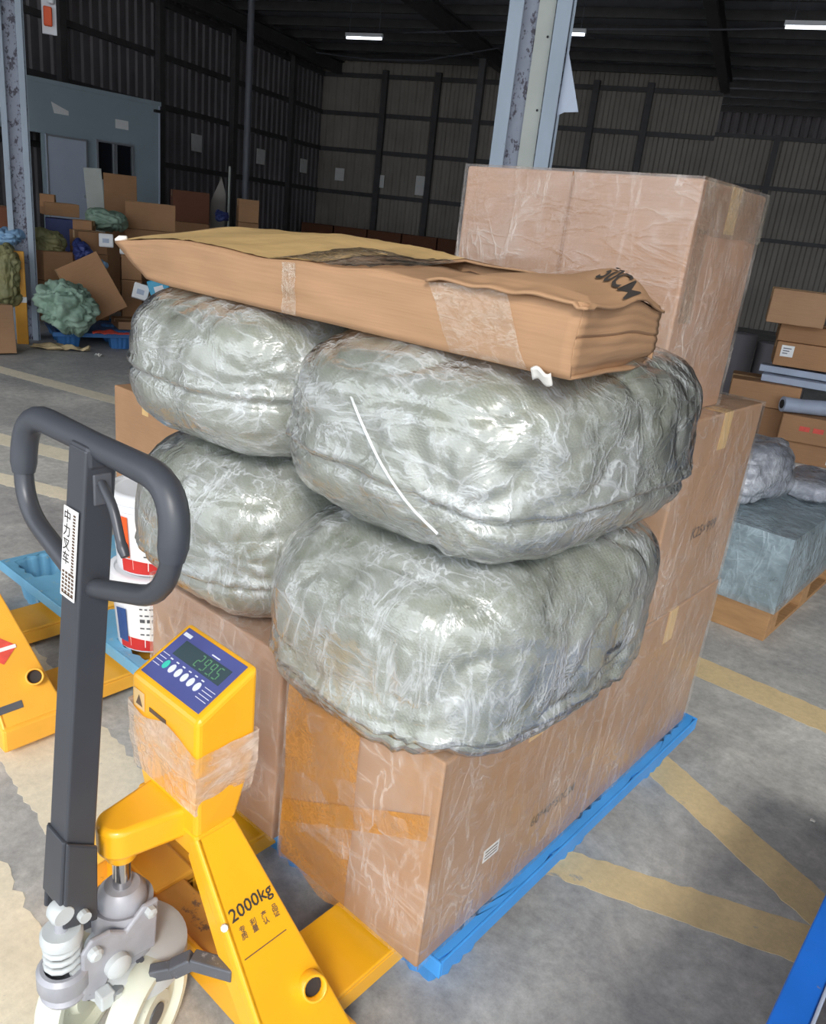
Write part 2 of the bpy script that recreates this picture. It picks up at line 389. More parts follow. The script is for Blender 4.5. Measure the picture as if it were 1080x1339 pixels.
V0 = 20.1; UL = -11.1; ZE = 4.85
def corrugated(u0, u1, z0, z1, along='u', fixed=0.0, pitch=.22, dep=.035, sgn=-1):
    mb = MB(); n = int((u1-u0)/pitch); vs_ = []
    for i in range(n):
        a = u0 + i*pitch
        for (t, d) in ((0, 0), (.30, 0), (.42, 1), (.78, 1), (.90, 0)):
            vs_.append((a + t*pitch, d*dep*sgn))
    vs_.append((u1, 0)); P = []
    for (a, d) in vs_:
        for z in (z0, z1):
            P.append((a, fixed + d, z) if along == 'u' else (fixed + d, a, z))
    m = len(vs_)
    for (a, d) in vs_:                       # back skin gives the sheet its thickness
        for z in (z0, z1):
            P.append((a, fixed + .06, z) if along == 'u' else (fixed - .06, a, z))
    F = [(2*i, 2*i+2, 2*i+3, 2*i+1) for i in range(m-1)]; o = 2*m
    F += [(o, o+1, o+2*(m-1)+1, o+2*(m-1)), (0, 1, o+1, o), (2*m-2, o+2*m-2, o+2*m-1, 2*m-1)]
    F += [(2*i+1, 2*i+3, o+2*i+3, o+2*i+1) for i in range(m-1)]
    return mb.add(P, F)
UR = -1.38
wb = bobj(corrugated(UL, UR, 0, ZE+.40, 'u', V0), 'wall_back', M['sheet'])
wr = bobj(corrugated(UR, 12, 0, 3.98, 'u', V0), 'wall_back_low', M['sheet'])
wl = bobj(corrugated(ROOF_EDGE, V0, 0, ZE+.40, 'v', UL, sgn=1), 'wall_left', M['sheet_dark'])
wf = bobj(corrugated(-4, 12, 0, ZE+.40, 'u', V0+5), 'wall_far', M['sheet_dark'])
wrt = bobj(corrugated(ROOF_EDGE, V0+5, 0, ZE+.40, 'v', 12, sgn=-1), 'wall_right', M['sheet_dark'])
for z in (1.98, 3.0, 3.85, 4.72):
    MB().box(UL, UR, V0-.09, V0-.03, z-.05, z+.05).build('girt', M['steel_dark'], wb)
    MB().box(UL+.03, UL+.09, -.5, V0, z-.05, z+.05).build('girt', M['steel_dark'], wl)
for z in (1.9, 2.95, 3.93):
    MB().box(UR, 12, V0-.09, V0-.03, z-.04, z+.04).build('girt', M['steel_dark'], wr)
for u_ in (-9.3, -7.9, -4.1, -2.9):
    MB().box(u_-.07, u_+.07, V0-.2, V0-.09, 0, ZE).build('wall_post', M['steel_dark'], wb)
for u_ in (-.1, 2.6, 5.6):
    MB().box(u_-.06, u_+.06, V0-.2, V0-.09, 0, 3.98).build('wall_post', M['steel_dark'], wr)
for v_ in (5.0, 8.0, 11.2, 13.6, 16.0, 18.4):
    MB().box(UL+.09, UL+.2, v_-.07, v_+.07, 0, ZE).build('wall_post', M['steel_dark'], wl)
# roof: sheet over purlins (along u) over rafters (along v)
mb = MB(); n = int((12-UL)/.25)
P = []; F = []
for i in range(n+1):
    u_ = UL + i*.25; d = .03 if i % 2 else 0
    P += [(u_, ROOF_EDGE, ZE+.32+d), (u_, V0+5, ZE+.32+d), (u_, ROOF_EDGE, ZE+.42), (u_, V0+5, ZE+.42)]
for i in range(n):
    a = 4*i; F += [(a, a+1, a+5, a+4), (a+2, a+6, a+7, a+3), (a, a+4, a+6, a+2), (a+1, a+3, a+7, a+5)]
roof = bobj(mb.add(P, F), 'ceiling', M['roof'])
v_ = ROOF_EDGE + .1
while v_ < V0+5:
    MB().box(UL, 12, v_-.035, v_+.035, ZE+.17, ZE+.32).build('purlin', M['steel_dark'], roof); v_ += 1.12
for u_ in (-10.6, -6.0, -1.35, 3.3, 8.0):
    r_ = MB().box(u_-.09, u_+.09, ROOF_EDGE, V0+.2, ZE-.12, ZE-.09).box(u_-.02, u_+.02, ROOF_EDGE, V0+.2, ZE-.09, ZE+.15).box(u_-.09, u_+.09, ROOF_EDGE, V0+.2, ZE+.14, ZE+.17)
    r_.build('rafter', M['steel_dark'], roof)
# slender inner post under the second rafter, with its pipe
pst = MB().box(-6.08, -5.94, 17.5, 17.64, 0, ZE-.12)
pst = bobj(pst, 'trim_1', M['steel_dark'])
# cables slung along the roof
for k, pts in enumerate(([(-9.6,17,4.62),(-8.2,16.8,4.50),(-7,16.8,4.52),(-5.4,16.6,4.75)], [(-6.8,15.2,4.66),(-4,14.8,4.70),(-1.2,14.4,4.66),(1.5,14.2,4.74)])):
    c = MB().tube([uv(*p) for p in pts], .012, 6).build('overhead_cable', M['pole'])
    tag(c, ('sagging thin grey cable under the roof near the far corner', 'thin grey cable strung across the roof behind the central column')[k], 'cable')
# tube lamps
for (u0, u1, v_, lab) in ((-8.07,-7.30,15.38,'lit tube lamp hanging left of the central column'), (-4.25,-3.32,14.62,'lit tube lamp half hidden behind the central column'), (-.34,.85,13.85,'lit tube lamp at the right edge of the roof')):
    t = thing('tube_lamp', lab, 'lamp', uv((u0+u1)/2, v_, 4.58), BANG, 'tube lamps under the roof'); L = (u1-u0)/2
    MB().box(-L, L, -.03, .03, .03, .09).build('housing', M['white_plastic'], t)
    MB().tube([(-L+.02, 0, .008), (L-.02, 0, .008)], .02, 10).build('tube', M['lampglow'], t)
    for s in (-1, 1): MB().tube([(s*L*.8, 0, .09), (s*L*.8, 0, .60)], .006, 6).build('hanger', M['pole'], t)
# sheets of paper on the walls
WORDS = ['first', 'second', 'third']
for k, (px, py) in enumerate(((257,187),(341,205),(397,217))):
    d = ray(px, py); t_ = (UL+.12)/d.dot(U); q = CAM + d*t_
    o = MB().box(-.005, .005, -.17, .17, -.16, .16).build('paper_sheet', M['paper'], loc=q); o.rotation_euler = (0, 0, BANG)
    tag(o, ['white paper sheet on the left wall beside the grey booth', 'white paper sheet on the left wall beside the slim grey pole', 'white paper sheet on the left wall, nearest the far corner'][k], 'paper', 'paper sheets on the walls')
for k, (px, py) in enumerate(((444,228),(496,237),(549,247))):
    d = ray(px, py); t_ = (V0-.12)/d.dot(V); q = CAM + d*t_
    o = MB().box(-.13, .13, -.005, .005, -.15, .15 if k < 2 else .3).build('paper_sheet', M['paper'], loc=q); o.rotation_euler = (0, 0, BANG)
    tag(o, ['paper sheet on the back wall, leftmost of three there', 'paper sheet on the back wall, middle one of three', 'longer paper sheet on the back wall, rightmost of three'][k], 'paper', 'paper sheets on the walls')

# steel columns of the open front
def column(name, loc, w, dpt, hgt, strip=True):
    rz = math.atan2(loc.y, loc.x) - pi/2
    root = struct(MB().box(-w*.5, w*.5, -.02, dpt-.02, 0, hgt).build(name, M['galv_worn'])); root.location = loc; root.rotation_euler = (0, 0, rz)
    MB().box(-w*.5, -w*.27, -dpt*.5, -.02, 0, hgt).build('flange', M['galv'], root, bevel=.004)
    MB().box(w*.23, w*.47, -dpt*.5, -.02, 0, hgt).build('flange', M['galv'], root, bevel=.004)
    MB().box(w*.49, w*.53, -dpt*.3, -.0, 0, hgt).build('edge_rail', M['galv'], root)
    if strip:
        st = MB().box(-w*.04, w*.22, -.045, -.021, 0, hgt).build('cover_strip', M['cream'], root)
        for k in range(14):
            MB().lathe([(0, -.05), (.006, -.05), (.006, -.04)], (w*.16, 0, .4+k*.33), (0, 1, 0), 8).build('screw', M['dark'], st)
    return root
cA = at(694, 110, 4.6); cA.z = 0
column('trim_2', cA, .315, .16, ZE)
cB = gz(36, 443); cB.z = 0
cl_ = column('trim_3', cB, .215, .16, ZE, False)
# loose scrap of sheet hanging off the central column
q = at(735, 112, 4.55)
mb = MB(); mb.prism([(0,0,.17),(-.005,0,-.14),(.03,-.01,-.12),(.10,-.03,-.115),(.055,-.01,.02)], (0,.004,0))
o = mb.build('torn_sheet', M['white_panel'], loc=q); o.rotation_euler = (0, 0, math.atan2(q.y, q.x)-pi/2)
tag(o, 'torn pale sheet hanging off the right side of the central column', 'sheet')
# slim grey pole in front of the left wall
pb = uv(-8.15, 12.3, 0)
tag(MB().tube([(0,0,0),(0,0,ZE)], .055, 14).build('support_pole', M['pole'], loc=pb, smooth=40), 'slim round grey pole standing before the dark left wall', 'pole')
# switch and lamp box beside the left column
q = at(64, 18, 8.75); t = thing('wall_switch', 'white plate with orange socket by the top of the left column', 'switch', q, math.atan2(q.y, q.x)-pi/2)
MB().box(-.06, .06, 0, .02, -.16, .16).build('plate', M['white_plastic'], t, bevel=.004)
MB().box(-.045, .025, -.05, 0, -.10, .05).build('socket', M['orange'], t, bevel=.01)
MB().lathe([(0,-.03),(.03,-.02),(.035,.02),(.02,.06),(0,.07)], (.02,-.02,.10)).build('bulb', M['white_plastic'], t, smooth=60)

# site booth with door and sliding window
SC = 1.10
def bpt(px, py, z): return CAM + (gz(px, py, 2.65) - CAM)*SC
b0 = bpt(0, 97, 0); b1 = bpt(208, 139, 0); b0.z = b1.z = 0
bdir = (b1-b0).normalized(); bang = math.atan2(bdir.y, bdir.x); BZ = 1.45+1.2*SC; LB = (b1-b0).length
t = thing('site_booth', 'pale blue-grey panelled booth with door and sliding window at the left', 'booth', b1, bang)
X0 = -LB-2.2
dA, dB, DZ = -LB+.55*SC-.02, -LB+.60*SC, 1.45+.59*SC
wA, wB, wz0, wz1 = -LB+1.29*SC, -LB+1.81*SC, 1.45+.10*SC, 1.45+.59*SC
dL, dR = -LB-.55, -LB+.50*SC            # open doorway behind the column
fr_ = MB().box(X0, dL, 0, .06, 0, BZ).box(dL, dR, 0, .06, 2.1, BZ).box(dR, wA, 0, .06, 0, BZ).box(wA, wB, 0, .06, 0, wz0).box(wA, wB, 0, .06, wz1, BZ).box(wB, 0, 0, .06, 0, BZ)
fr_.build('front_wall', M['booth'], t)
MB().box(-.06, 0, .06, 2.6, 0, BZ).build('side_wall', M['booth'], t)
MB().box(X0, 0, 2.54, 2.6, 0, BZ).build('rear_wall', M['booth'], t)
MB().box(X0, .02, -.03, 2.62, BZ, BZ+.06).build('roof_panel', M['booth'], t)
MB().box(-.012, .012, -.012, .0, 0, BZ).build('corner_trim', M['white_panel'], t)
dr = MB().box(0, .58*SC, -.045, -.005, .04, DZ).build('door_leaf', M['white_panel'], t, bevel=.005); dr.location = (dA, -.002, 0)
MB().box(.0, .58*SC, -.05, -.047, DZ-.03, DZ).box(0, .025, -.05, -.047, .04, DZ).box(.58*SC-.025, .58*SC, -.05, -.047, .04, DZ).build('door_edge', M['alu'], dr)
MB().lathe([(0,-.10),(.022,-.10),(.026,-.07),(.012,-.06),(.012,-.045)], (.52*SC, 0, 1.28), (0,1,0), 12).build('door_knob', M['alu'], dr)
w = MB().box(wA, wB, -.02, .03, wz0-.03, wz0).box(wA, wB, -.02, .03, wz1, wz1+.03).box(wA-.03, wA, -.02, .03, wz0-.03, wz1+.03).box(wB, wB+.03, -.02, .03, wz0-.03, wz1+.03)
w = w.box((wA+wB)/2-.035, (wA+wB)/2-.012, -.02, .03, wz0, wz1).box((wA+wB)/2+.006, (wA+wB)/2+.03, -.015, .03, wz0, wz1).build('window_frame', M['alu'], t)
MB().box(wA, (wA+wB)/2-.03, .01, .016, wz0, wz1).build('pane', M['glass_dark'], w)
MB().box((wA+wB)/2+.03, wB, .01, .016, wz0, wz1).build('pane', M['glass_dark'], w)
MB().box(-.10, .04, -.06, .06, BZ-.10, BZ-.06).build('camera_bracket', M['dark'], t)
def booth_pt(px, py):
    d = ray(px, py); nn = Vector((bdir.y, -bdir.x, 0)); tt = (b0-CAM).dot(nn)/d.dot(nn); return CAM + d*tt
for k, (px, py, ww, hh) in enumerate(((78,142,.26,.15),(159,163,.22,.13),(14,130,.40,.24))):
    p = booth_pt(px, py) + Vector((bdir.y, -bdir.x, 0))*.01
    mb = MB()
    if k == 0: mb.prism([(-ww/2,0,hh/2),(-ww/2+.04,0,-hh/2),(ww/2,0,-hh/2),(ww/2,0,-hh/2+.06)], (0,.003,0))
    else: mb.prism([(-ww/2,0,-hh/2),(ww/2,0,-hh/2),(ww/2,0,hh/2),(-ww/2,0,hh/2)], (0,.003,0))
    o = mb.build('notice', M['paper'], loc=p); o.rotation_euler = (0, 0, bang)
    tag(o, ['torn white notice on the booth above the door', 'rectangular white notice on the booth above the window', 'wide pale notice on the booth left of the column'][k], 'notice')

# ------------------------------------------------------------------ cartons
def wrap_grid(mb, w, d, h, off, n=18, seed=0.0, amp=.006, top=True):
    """a loose skin round a box: four sides and the top, wrinkled between the edges"""
    a, b = w/2+off, d/2+off
    def face(o, e1, e2, nrm):
        o, e1, e2, nrm = Vector(o), Vector(e1), Vector(e2), Vector(nrm)
        def fn(s, t):
            p = o + e1*s + e2*t; k = min(1, 6*s, 6*(1-s))*min(1, 6*t, 6*(1-t))
            q = p + Vector((seed, seed*1.7, 0))
            return p + nrm*(k*amp*(.8*noise.noise(q*9) + .5*noise.noise(q*26) + .6))
        mb.grid(fn, n, n)
    face((-a,-b,0), (2*a,0,0), (0,0,h+off), (0,-1,0)); face((a,-b,0), (0,2*b,0), (0,0,h+off), (1,0,0))
    face((a,b,0), (-2*a,0,0), (0,0,h+off), (0,1,0)); face((-a,b,0), (0,-2*b,0), (0,0,h+off), (-1,0,0))
    if top: face((-a,-b,h+off), (2*a,0,0), (0,2*b,0), (0,0,1))
    return mb
def carton(label, size, loc, rz=0.0, m=0, group=None, film=None, tape='tape', seed=0.0, rot=None, name='carton', tape_dir='x'):
    w, d, h = size; t = thing(name, label, 'box', loc, rz, group, rot)
    MB().box(-w/2, w/2, -d/2, d/2, 0, h).build('body', CARD[m] if isinstance(m, int) else M[m], t, bevel=.006, seg=3)
    if tape:
        k = .026; e = .0012; drop = min(.09, h*.35)
        mb = MB()
        if tape_dir == 'x':
            mb.box(-w/2-e, w/2+e, -k, k, h, h+e).box(-w/2-e, -w/2, -k, k, h-drop, h).box(w/2, w/2+e, -k, k, h-drop, h)
            seam = MB().box(-w/2+.01, w/2-.01, -.0022, .0022, h+e, h+e*1.6)
        else:
            mb.box(-k, k, -d/2-e, d/2+e, h, h+e).box(-k, k, -d/2-e, -d/2, h-drop, h).box(-k, k, d/2, d/2+e, h-drop, h)
            seam = MB().box(-.0022, .0022, -d/2+.01, d/2-.01, h+e, h+e*1.6)
        tp = mb.build('tape_strip', M[tape], t); seam.build('flap_seam', M['card_edge'], tp)
    if film:
        wrap_grid(MB(), w, d, h, .004, 18, seed).build('stretch_film', M[film], t, smooth=180)
    return t

# ------------------------------------------------------------------ plastic nine-foot pallet
def nine_foot_pallet(label, loc, w, l, m, h=.145, rz=0.0, group='blue plastic pallets'):
    t = thing('plastic_pallet', label, 'pallet', loc, rz, group)
    NS = 56; deck = MB(); cw, cl = w/3, l/3
    def rect_pt(a, hw, hl):
        c, s = cos(a), sin(a); k = min(hw/abs(c) if abs(c) > 1e-6 else 9, hl/abs(s) if abs(s) > 1e-6 else 9); return (c*k, s*k)
    for i in range(3):
        for j in range(3):
            cx, cy = -w/2+cw*(i+.5), -l/2+cl*(j+.5)
            ox = cx + (-1, 0, 1)[i]*cw*.14; oy = cy + (-1, 0, 1)[j]*cl*.16
            V_, F_ = [], []; foot = MB(); FV, FF = [], []
            for k in range(NS):
                a = 2*pi*k/NS + 1e-3
                p = rect_pt(a, cw/2, cl/2); V_.append((cx+p[0], cy+p[1], h))
                hw, hl = cw*.30, cl*.27; c, s = cos(a), sin(a)
                r = 1.0/((abs(c)/hw)**5 + (abs(s)/hl)**5)**.2*(1 + .05*cos(14*a))
                V_.append((ox+c*r, oy+s*r, h))
                for (f, z) in ((1.0, h), (.97, h-.012), (.80, .012), (.77, .0)):
                    rr = r*f if z > .02 else r*f
                    FV.append((ox+c*rr, oy+s*rr, z))
            for k in range(NS):
                k2 = (k+1) % NS; F_.append((2*k, 2*k2, 2*k2+1, 2*k+1))
                for q in range(3): FF.append((4*k+q, 4*k2+q, 4*k2+q+1, 4*k+q+1))
            FF.append(tuple(4*k+3 for k in range(NS)))
            deck.add(V_, F_); foot.add(FV, FF).build('foot', m, t, smooth=50, solid=.004)
    deck.build('deck', m, t, solid=.006)
    e = .006
    rim = MB().box(-w/2-e, w/2+e, -l/2-e, -l/2, h-.035, h+.003).box(-w/2-e, w/2+e, l/2, l/2+e, h-.035, h+.003).box(-w/2-e, -w/2, -l/2, l/2, h-.035, h+.003).box(w/2, w/2+e, -l/2, l/2, h-.035, h+.003)
    rim.build('rim', m, t, bevel=.002)
    rb = MB()
    for k in (-1, 1):
        rb.box(-w/2, w/2, k*cl*.5-.004, k*cl*.5+.004, h-.03, h-.004); rb.box(k*cw*.5-.004, k*cw*.5+.004, -l/2, l/2, h-.03, h-.004)
    rb.build('rib', m, t)
    return t

def rounded_path(pts, r, n=6, closed=False):
    """polyline with its inner corners rounded"""
    P = [Vector(p) for p in pts]; out = []
    for i, p in enumerate(P):
        if i in (0, len(P)-1) and not closed: out.append(p); continue
        a = P[i-1]-p; b = P[(i+1) % len(P)]-p; k = min(r, a.length*.49, b.length*.49)
        p0 = p + a.normalized()*k; p1 = p + b.normalized()*k
        for j in range(n+1):
            s = j/n; out.append(p0*(1-s)**2 + p*2*s*(1-s) + p1*s*s)
    return out
# ------------------------------------------------------------------ stuffed sacks
def sack_points(half, e, n, seed, lump, crease, puckers, off, ex=None, seam=None):
    P = []; F = []; idx = {}
    hx, hy, hz = half
    def pt(p):
        x, y, z = p
        k = (abs(x)**e + abs(y)**e + abs(z)**e)**(1/e); q = Vector((x/k, y/k, z/k))
        w_ = Vector((q.x*hx, q.y*hy, q.z*hz))
        nr = Vector((math.copysign(abs(q.x)**(e-1), q.x)/hx, math.copysign(abs(q.y)**(e-1), q.y)/hy, math.copysign(abs(q.z)**(e-1), q.z)/hz)).normalized()
        s = w_ + Vector((seed, seed*.7, seed*1.3))
        d = lump*noise.noise(s*4.2) + lump*.5*noise.noise(s*9)
        r1 = 1-abs(noise.noise(Vector((s.x*7, s.y*7, s.z*15)) + Vector((noise.noise(s*5), 0, noise.noise(s*4)))*1.2))
        r2 = 1-abs(noise.noise(Vector((s.x*17, s.y*17, s.z*9))))
        d -= crease*(r1**6)*1.3 + crease*.6*(r2**8)
        for (c, R_, dep, k_) in puckers:
            cc = Vector((c[0]*hx, c[1]*hy, c[2]*hz)); dv = w_-cc; dist = dv.length
            if dist < R_*2:
                ax = cc.normalized(); t1 = ax.orthogonal().normalized(); t2 = ax.cross(t1)
                th = math.atan2(dv.dot(t1), dv.dot(t2)); g = math.exp(-(dist/R_)**2)
                d += -dep*math.exp(-(dist/(R_*.38))**2) + dep*.28*g*sin(k_*th + 3*noise.noise(s*6))
        if seam is not None:
            zs = w_.z - hz*seam - .012*sin(w_.x*7+seed) - .012*sin(w_.y*6+seed); d += -.009*math.exp(-(zs/.007)**2) + .007*math.exp(-((zs-.016)/.010)**2)
        d += off + (ex(w_) if ex else 0.0)
        return w_ + nr*d
    def vid(key, p):
        if key not in idx: idx[key] = len(P); P.append(pt(p))
        return idx[key]
    for ax in range(3):
        for sg in (-1, 1):
            for i in range(n):
                for j in range(n):
                    c = []
                    for (a, b) in ((i,j),(i+1,j),(i+1,j+1),(i,j+1)):
                        g = [0,0,0]; g[ax] = sg*n; g[(ax+1) % 3] = 2*a-n; g[(ax+2) % 3] = 2*b-n
                        c.append(vid(tuple(g), tuple(math.tan(x/n*pi/4) if False else x/n for x in g)))
                    F.append(tuple(c if sg > 0 else c[::-1]))
    return P, F
def sack(label, loc, half, m='sack', film='film_bag', e=3.4, n=52, seed=1.0, lump=.014, crease=.010, puckers=(), rot=(0,0,0), group=None, name='stuffed_sack', shape=None, cat='sack', seam=None):
    t = thing(name, label, cat, loc, 0, group, rot)
    sh = None
    P, F = sack_points(half, e, n, seed, lump, crease, puckers, 0.0, sh, seam)
    up = Vector((0, 0, half[2]))
    if shape: P = [shape(p) for p in P]
    MB().add([p+up for p in P], F).build('fabric_body', M[m], t, smooth=180)
    if film:
        P, F = sack_points(half, e, n, seed, lump, crease*.6, puckers, .006, lambda w_: .0022*noise.noise(Vector((w_.x*40, w_.y*40, w_.z*13))+Vector((seed,0,0))), seam)
        if shape: P = [shape(p) for p in P]
        MB().add([p+up for p in P], F).build('stretch_film', M[film], t, smooth=180)
    return t

# ------------------------------------------------------------------ the loaded pallet
PT = .148
nine_foot_pallet('bright blue plastic pallet carrying the tall stack of cartons and sacks', (-1.10, 1.575, 0), 1.0, 1.21, M['pallet_blue'])
def cbox(label, x0, x1, y0, y1, z0, z1, m, film='film', seed=0.0, group='cartons of the stacked load', **kw):
    return carton(label, (x1-x0, y1-y0, z1-z0), ((x0+x1)/2, (y0+y1)/2, z0), 0, m, group, film, seed=seed, **kw)
g1 = cbox('large film-wrapped carton at the bottom front corner with size print on its side', -1.014, -.62, .922, 1.528, PT, .612, 0, seed=1.1)
g2 = cbox('large film-wrapped carton at the bottom, behind the front corner carton', -1.014, -.622, 1.536, 2.14, PT, .612, 0, seed=2.2)
g3 = cbox('film-wrapped carton at the bottom behind the yellow scale indicator', -1.525, -1.05, .932, 1.53, PT, .612, 2, seed=3.3)
g4 = cbox('film-wrapped carton at the bottom rear left of the pallet', -1.525, -1.05, 1.54, 2.14, PT, .612, 0, seed=4.4)
g5 = cbox('film-wrapped carton on the second tier right of the sacks, printed low', -1.01, -.625, 1.655, 2.135, .614, 1.112, 0, seed=5.5)
g6 = cbox('film-wrapped carton on the second tier hidden behind the left sacks', -1.50, -1.03, 1.60, 2.12, .614, 1.112, 0, seed=6.6)
g7 = cbox('tall carton in clear film crowning the rear of the stack', -1.235, -.67, 1.572, 1.93, 1.116, 1.585, 2, seed=7.7, tape_dir='x')
def side_text(root, s_, o, size, m, name='size_print'):      # on a +x face, reading along +y
    L = Vector(root.location); return text(s_, name, size, m, root, Vector(o)-L, (0,1,0), (0,0,1), .0012)
side_text(g1, '60*40*50CM', (-.62, 1.272, .268), .0345, M['ink_faint'])
side_text(g5, 'K25\u00d7999', (-.625, 1.835, .800), .042, M['ink_faint'])
L = g1.location
lb = MB().box(.1972, .1982, 1.098-L.y, 1.150-L.y, .285-L.z, .315-L.z).build('shipping_label', M['paper'], g1)
ds = MB()
for k in range(3): ds.box(.1983, .1986, 1.103-L.y, 1.145-L.y, .291+k*.008-L.z, .294+k*.008-L.z)
ds.build('label_lines', M['ink_faint'], lb)
# amber tape and painted yellow truck reflection on the corner carton front, clear tape on the tall one
tp = MB(); tp.grid(lambda s, t_: Vector((-.19+s*.20, -.3105-.002*sin(9*t_), .44-t_*.44+.015*sin(7*s))), 8, 12)
tp.build('amber_tape_reflection', M['tape_gold_reflection'], g1, smooth=180)
tp = MB(); tp.grid(lambda s, t_: Vector((-.187+s*.375, -.3125-.001*sin(7*s), .10+.20*s+t_*.055)), 12, 3)
tp.build('amber_tape_reflection', M['tape_gold_reflection'], g1, smooth=180)
L = g7.location
for (x, y0, y1, z0, z1) in ((.2905, -.179, .179, .37, .469), (.2905, -.179, -.12, .20, .38)):
    MB().grid(lambda s, t_: Vector((x+.0015*noise.noise(Vector((s*6,t_*4,0))), y0+(y1-y0)*s, z0+(z1-z0)*t_+.006*noise.noise(Vector((s*5, t_, 3))))), 14, 6).build('clear_tape', M['tape_clear'], g7, smooth=180)
MB().box(.0, .0035, -.1838, -.1832, 0, .469).build('panel_seam', M['card_edge'], g7)
MB().box(.199, .1996, -.302, -.3005, 0, .462).build('corner_seam', M['card_edge'], g1)

# sacks (each rests on the tier below and bulges past the cartons)
def droop(x0, yd, amt):      # lets the outer edge hang past the carton edge
    def f(p):
        q = p.copy(); k = max(0, (p.x-x0)/.06); q.z -= amt*min(1, k)*(1 if p.z < 0 else .35); return q
    return f
def lr_shape(p):
    q = p.copy(); k = max(0, min(1, (p.x-.12)/.14)); j = max(0, min(1, (-p.y-.24)/.14))
    q.z -= .05*max(k, j)*(1 if p.z < .02 else .2); return q
sack('lower front sack in glossy film on the front corner carton', (-.812, 1.230, .608), (.278, .405, .178), e=3.3, seed=3.1, lump=.012, crease=.008, puckers=(((.55,-1,-.25), .13, .016, 9), ((1,.2,-.2), .12, .012, 8)), seam=-.45, shape=lr_shape, group='sacks of the stacked load', film='film_bag')
def ur_shape(p):
    q = p.copy(); k = max(0, min(1, (p.x-.10)/.16)); q.z -= .018*k*(1 if p.z < .02 else 0); return q
ur = sack('upper front sack in glossy film right beneath the long carton', (-.808, 1.245, .952), (.278, .400, .170), e=3.3, seed=8.4, lump=.012, crease=.008, puckers=(((.62,-1,-.35), .14, .018, 11), ((-.7,-1,0), .10, .010, 7)), seam=-.30, shape=ur_shape, group='sacks of the stacked load', film='film_bag2')
pts = [ony(px, py, yy) - Vector(ur.location) for px, py, yy in ((452,500,.868),(470,548,.846),(500,612,.838),(535,662,.840),(572,698,.848))]
MB().tube(rounded_path(pts, .05, 4), .0022, 6).build('film_strand', M['film_strand'], ur, smooth=60)
sack('lower left sack in film standing on the carton behind the scale', (-1.330, 1.235, .608), (.280, .380, .188), e=3.2, seed=12.7, lump=.009, crease=.005, seam=-.35, puckers=(((.7,-1,0), .13, .012, 9),), group='sacks of the stacked load', film='film_bag')
sack('upper left sack in film under the left half of the long carton', (-1.338, 1.245, .972), (.280, .380, .158), e=3.7, seed=17.2, lump=.008, crease=.005, seam=-.15, puckers=(((.8,-1,.2), .12, .012, 9),), group='sacks of the stacked load', film='film_bag2')

# long crumpled carton lying across the sacks
card_long = card_mat('long_cardboard', (168,132,100))
t = thing('long_carton', 'long crumpled carton with shiny tape lying across the top of the sacks', 'box', (-1.05, 1.15, 1.278))
LX0, LX1, LY0, LY1, LH = -.530, .525, -.212, .215, .095
def lc_pt(x, y, z):      # crumple
    s = Vector((x*5+3, y*9, z*20)); f = (x-LX0)/(LX1-LX0)
    flare = max(0, 1-f/.12)
    xx = x - flare*.095*(z/LH) + .006*noise.noise(s)
    xx -= .078*max(0, (f-.8)/.2)*(y-LY0)/(LY1-LY0)
    yf_ = (y-LY0)/(LY1-LY0)
    zz = z*(.80+.20*min(1, f*1.1)) + (0.050*max(0.0, 1-f)**.7*(z/LH) - .020*f*f)*yf_ + (.010*sin(pi*(y-LY0)/(LY1-LY0))*(1-f*.6) + .012*noise.noise(Vector((x*7, y*6, 1.7))))*(z/LH) - .008*flare*(z/LH) + .012*(f-.5)*0
    yy = y + .005*noise.noise(Vector((x*8, 5, z*30)))*(1 if y < 0 else -1) + .02*flare*(1-z/LH)*(1 if y < 0 else -1)
    return Vector((xx, yy, zz))
lx = lambda s: LX0+(LX1-LX0)*s
ly = lambda s: LY0+(LY1-LY0)*s
body = MB()
hole = lambda s, t_: .52 < s < .74 and .45+.1*sin(9*s) < t_ < .97
body.grid(lambda s, t_: lc_pt(lx(s), ly(t_), LH), 60, 24, hole)
body.grid(lambda s, t_: lc_pt(lx(s), ly(1-t_), 0), 60, 8)
body.grid(lambda s, t_: lc_pt(lx(s), LY0, LH*t_), 60, 10)
body.grid(lambda s, t_: lc_pt(lx(1-s), LY1, LH*t_), 60, 6)
body.grid(lambda s, t_: lc_pt(LX0, ly(1-s), LH*t_), 16, 8)
body.grid(lambda s, t_: lc_pt(LX1, ly(s), LH*t_) + Vector((.0007*sin(t_*44) - .003*max(0, 1-abs(t_-.55)/.04) - .022*max(0, .25-t_)/.25*(.3+s), 0, 0)), 16, 40)
body.build('body', card_long, t, smooth=30, solid=.004)
MB().grid(lambda s, t_: lc_pt(lx(.01+.50*s), ly(.03+.95*t_), LH) + Vector((0, 0, .004+.002*noise.noise(Vector((s*22, t_*5, 4))))), 44, 18).build('shiny_tape', M['tape'], t, smooth=180)
MB().grid(lambda s, t_: lc_pt(lx(.40+.24*s), ly(.02+.5*t_), LH) + Vector((0, 0, .006+.004*noise.noise(Vector((s*14, t_*9, 8))))), 24, 16).build('clear_tape', M['tape_clear'], t, smooth=180)
MB().grid(lambda s, t_: lc_pt(lx(.76+.13*s+.05*t_), LY0, LH*(1-t_)) + Vector((0, -.005-.003*noise.noise(Vector((s*14, t_*9, 2))), 0)), 20, 10).build('clear_tape', M['tape_clear'], t, smooth=180)
MB().grid(lambda s, t_: lc_pt(lx(.44+.035*s+.01*t_), LY0, LH*(1-t_)) + Vector((0, -.005-.002*noise.noise(Vector((s*9, t_*7, 2))), 0)), 6, 10).build('clear_tape', M['tape_clear'], t, smooth=180)
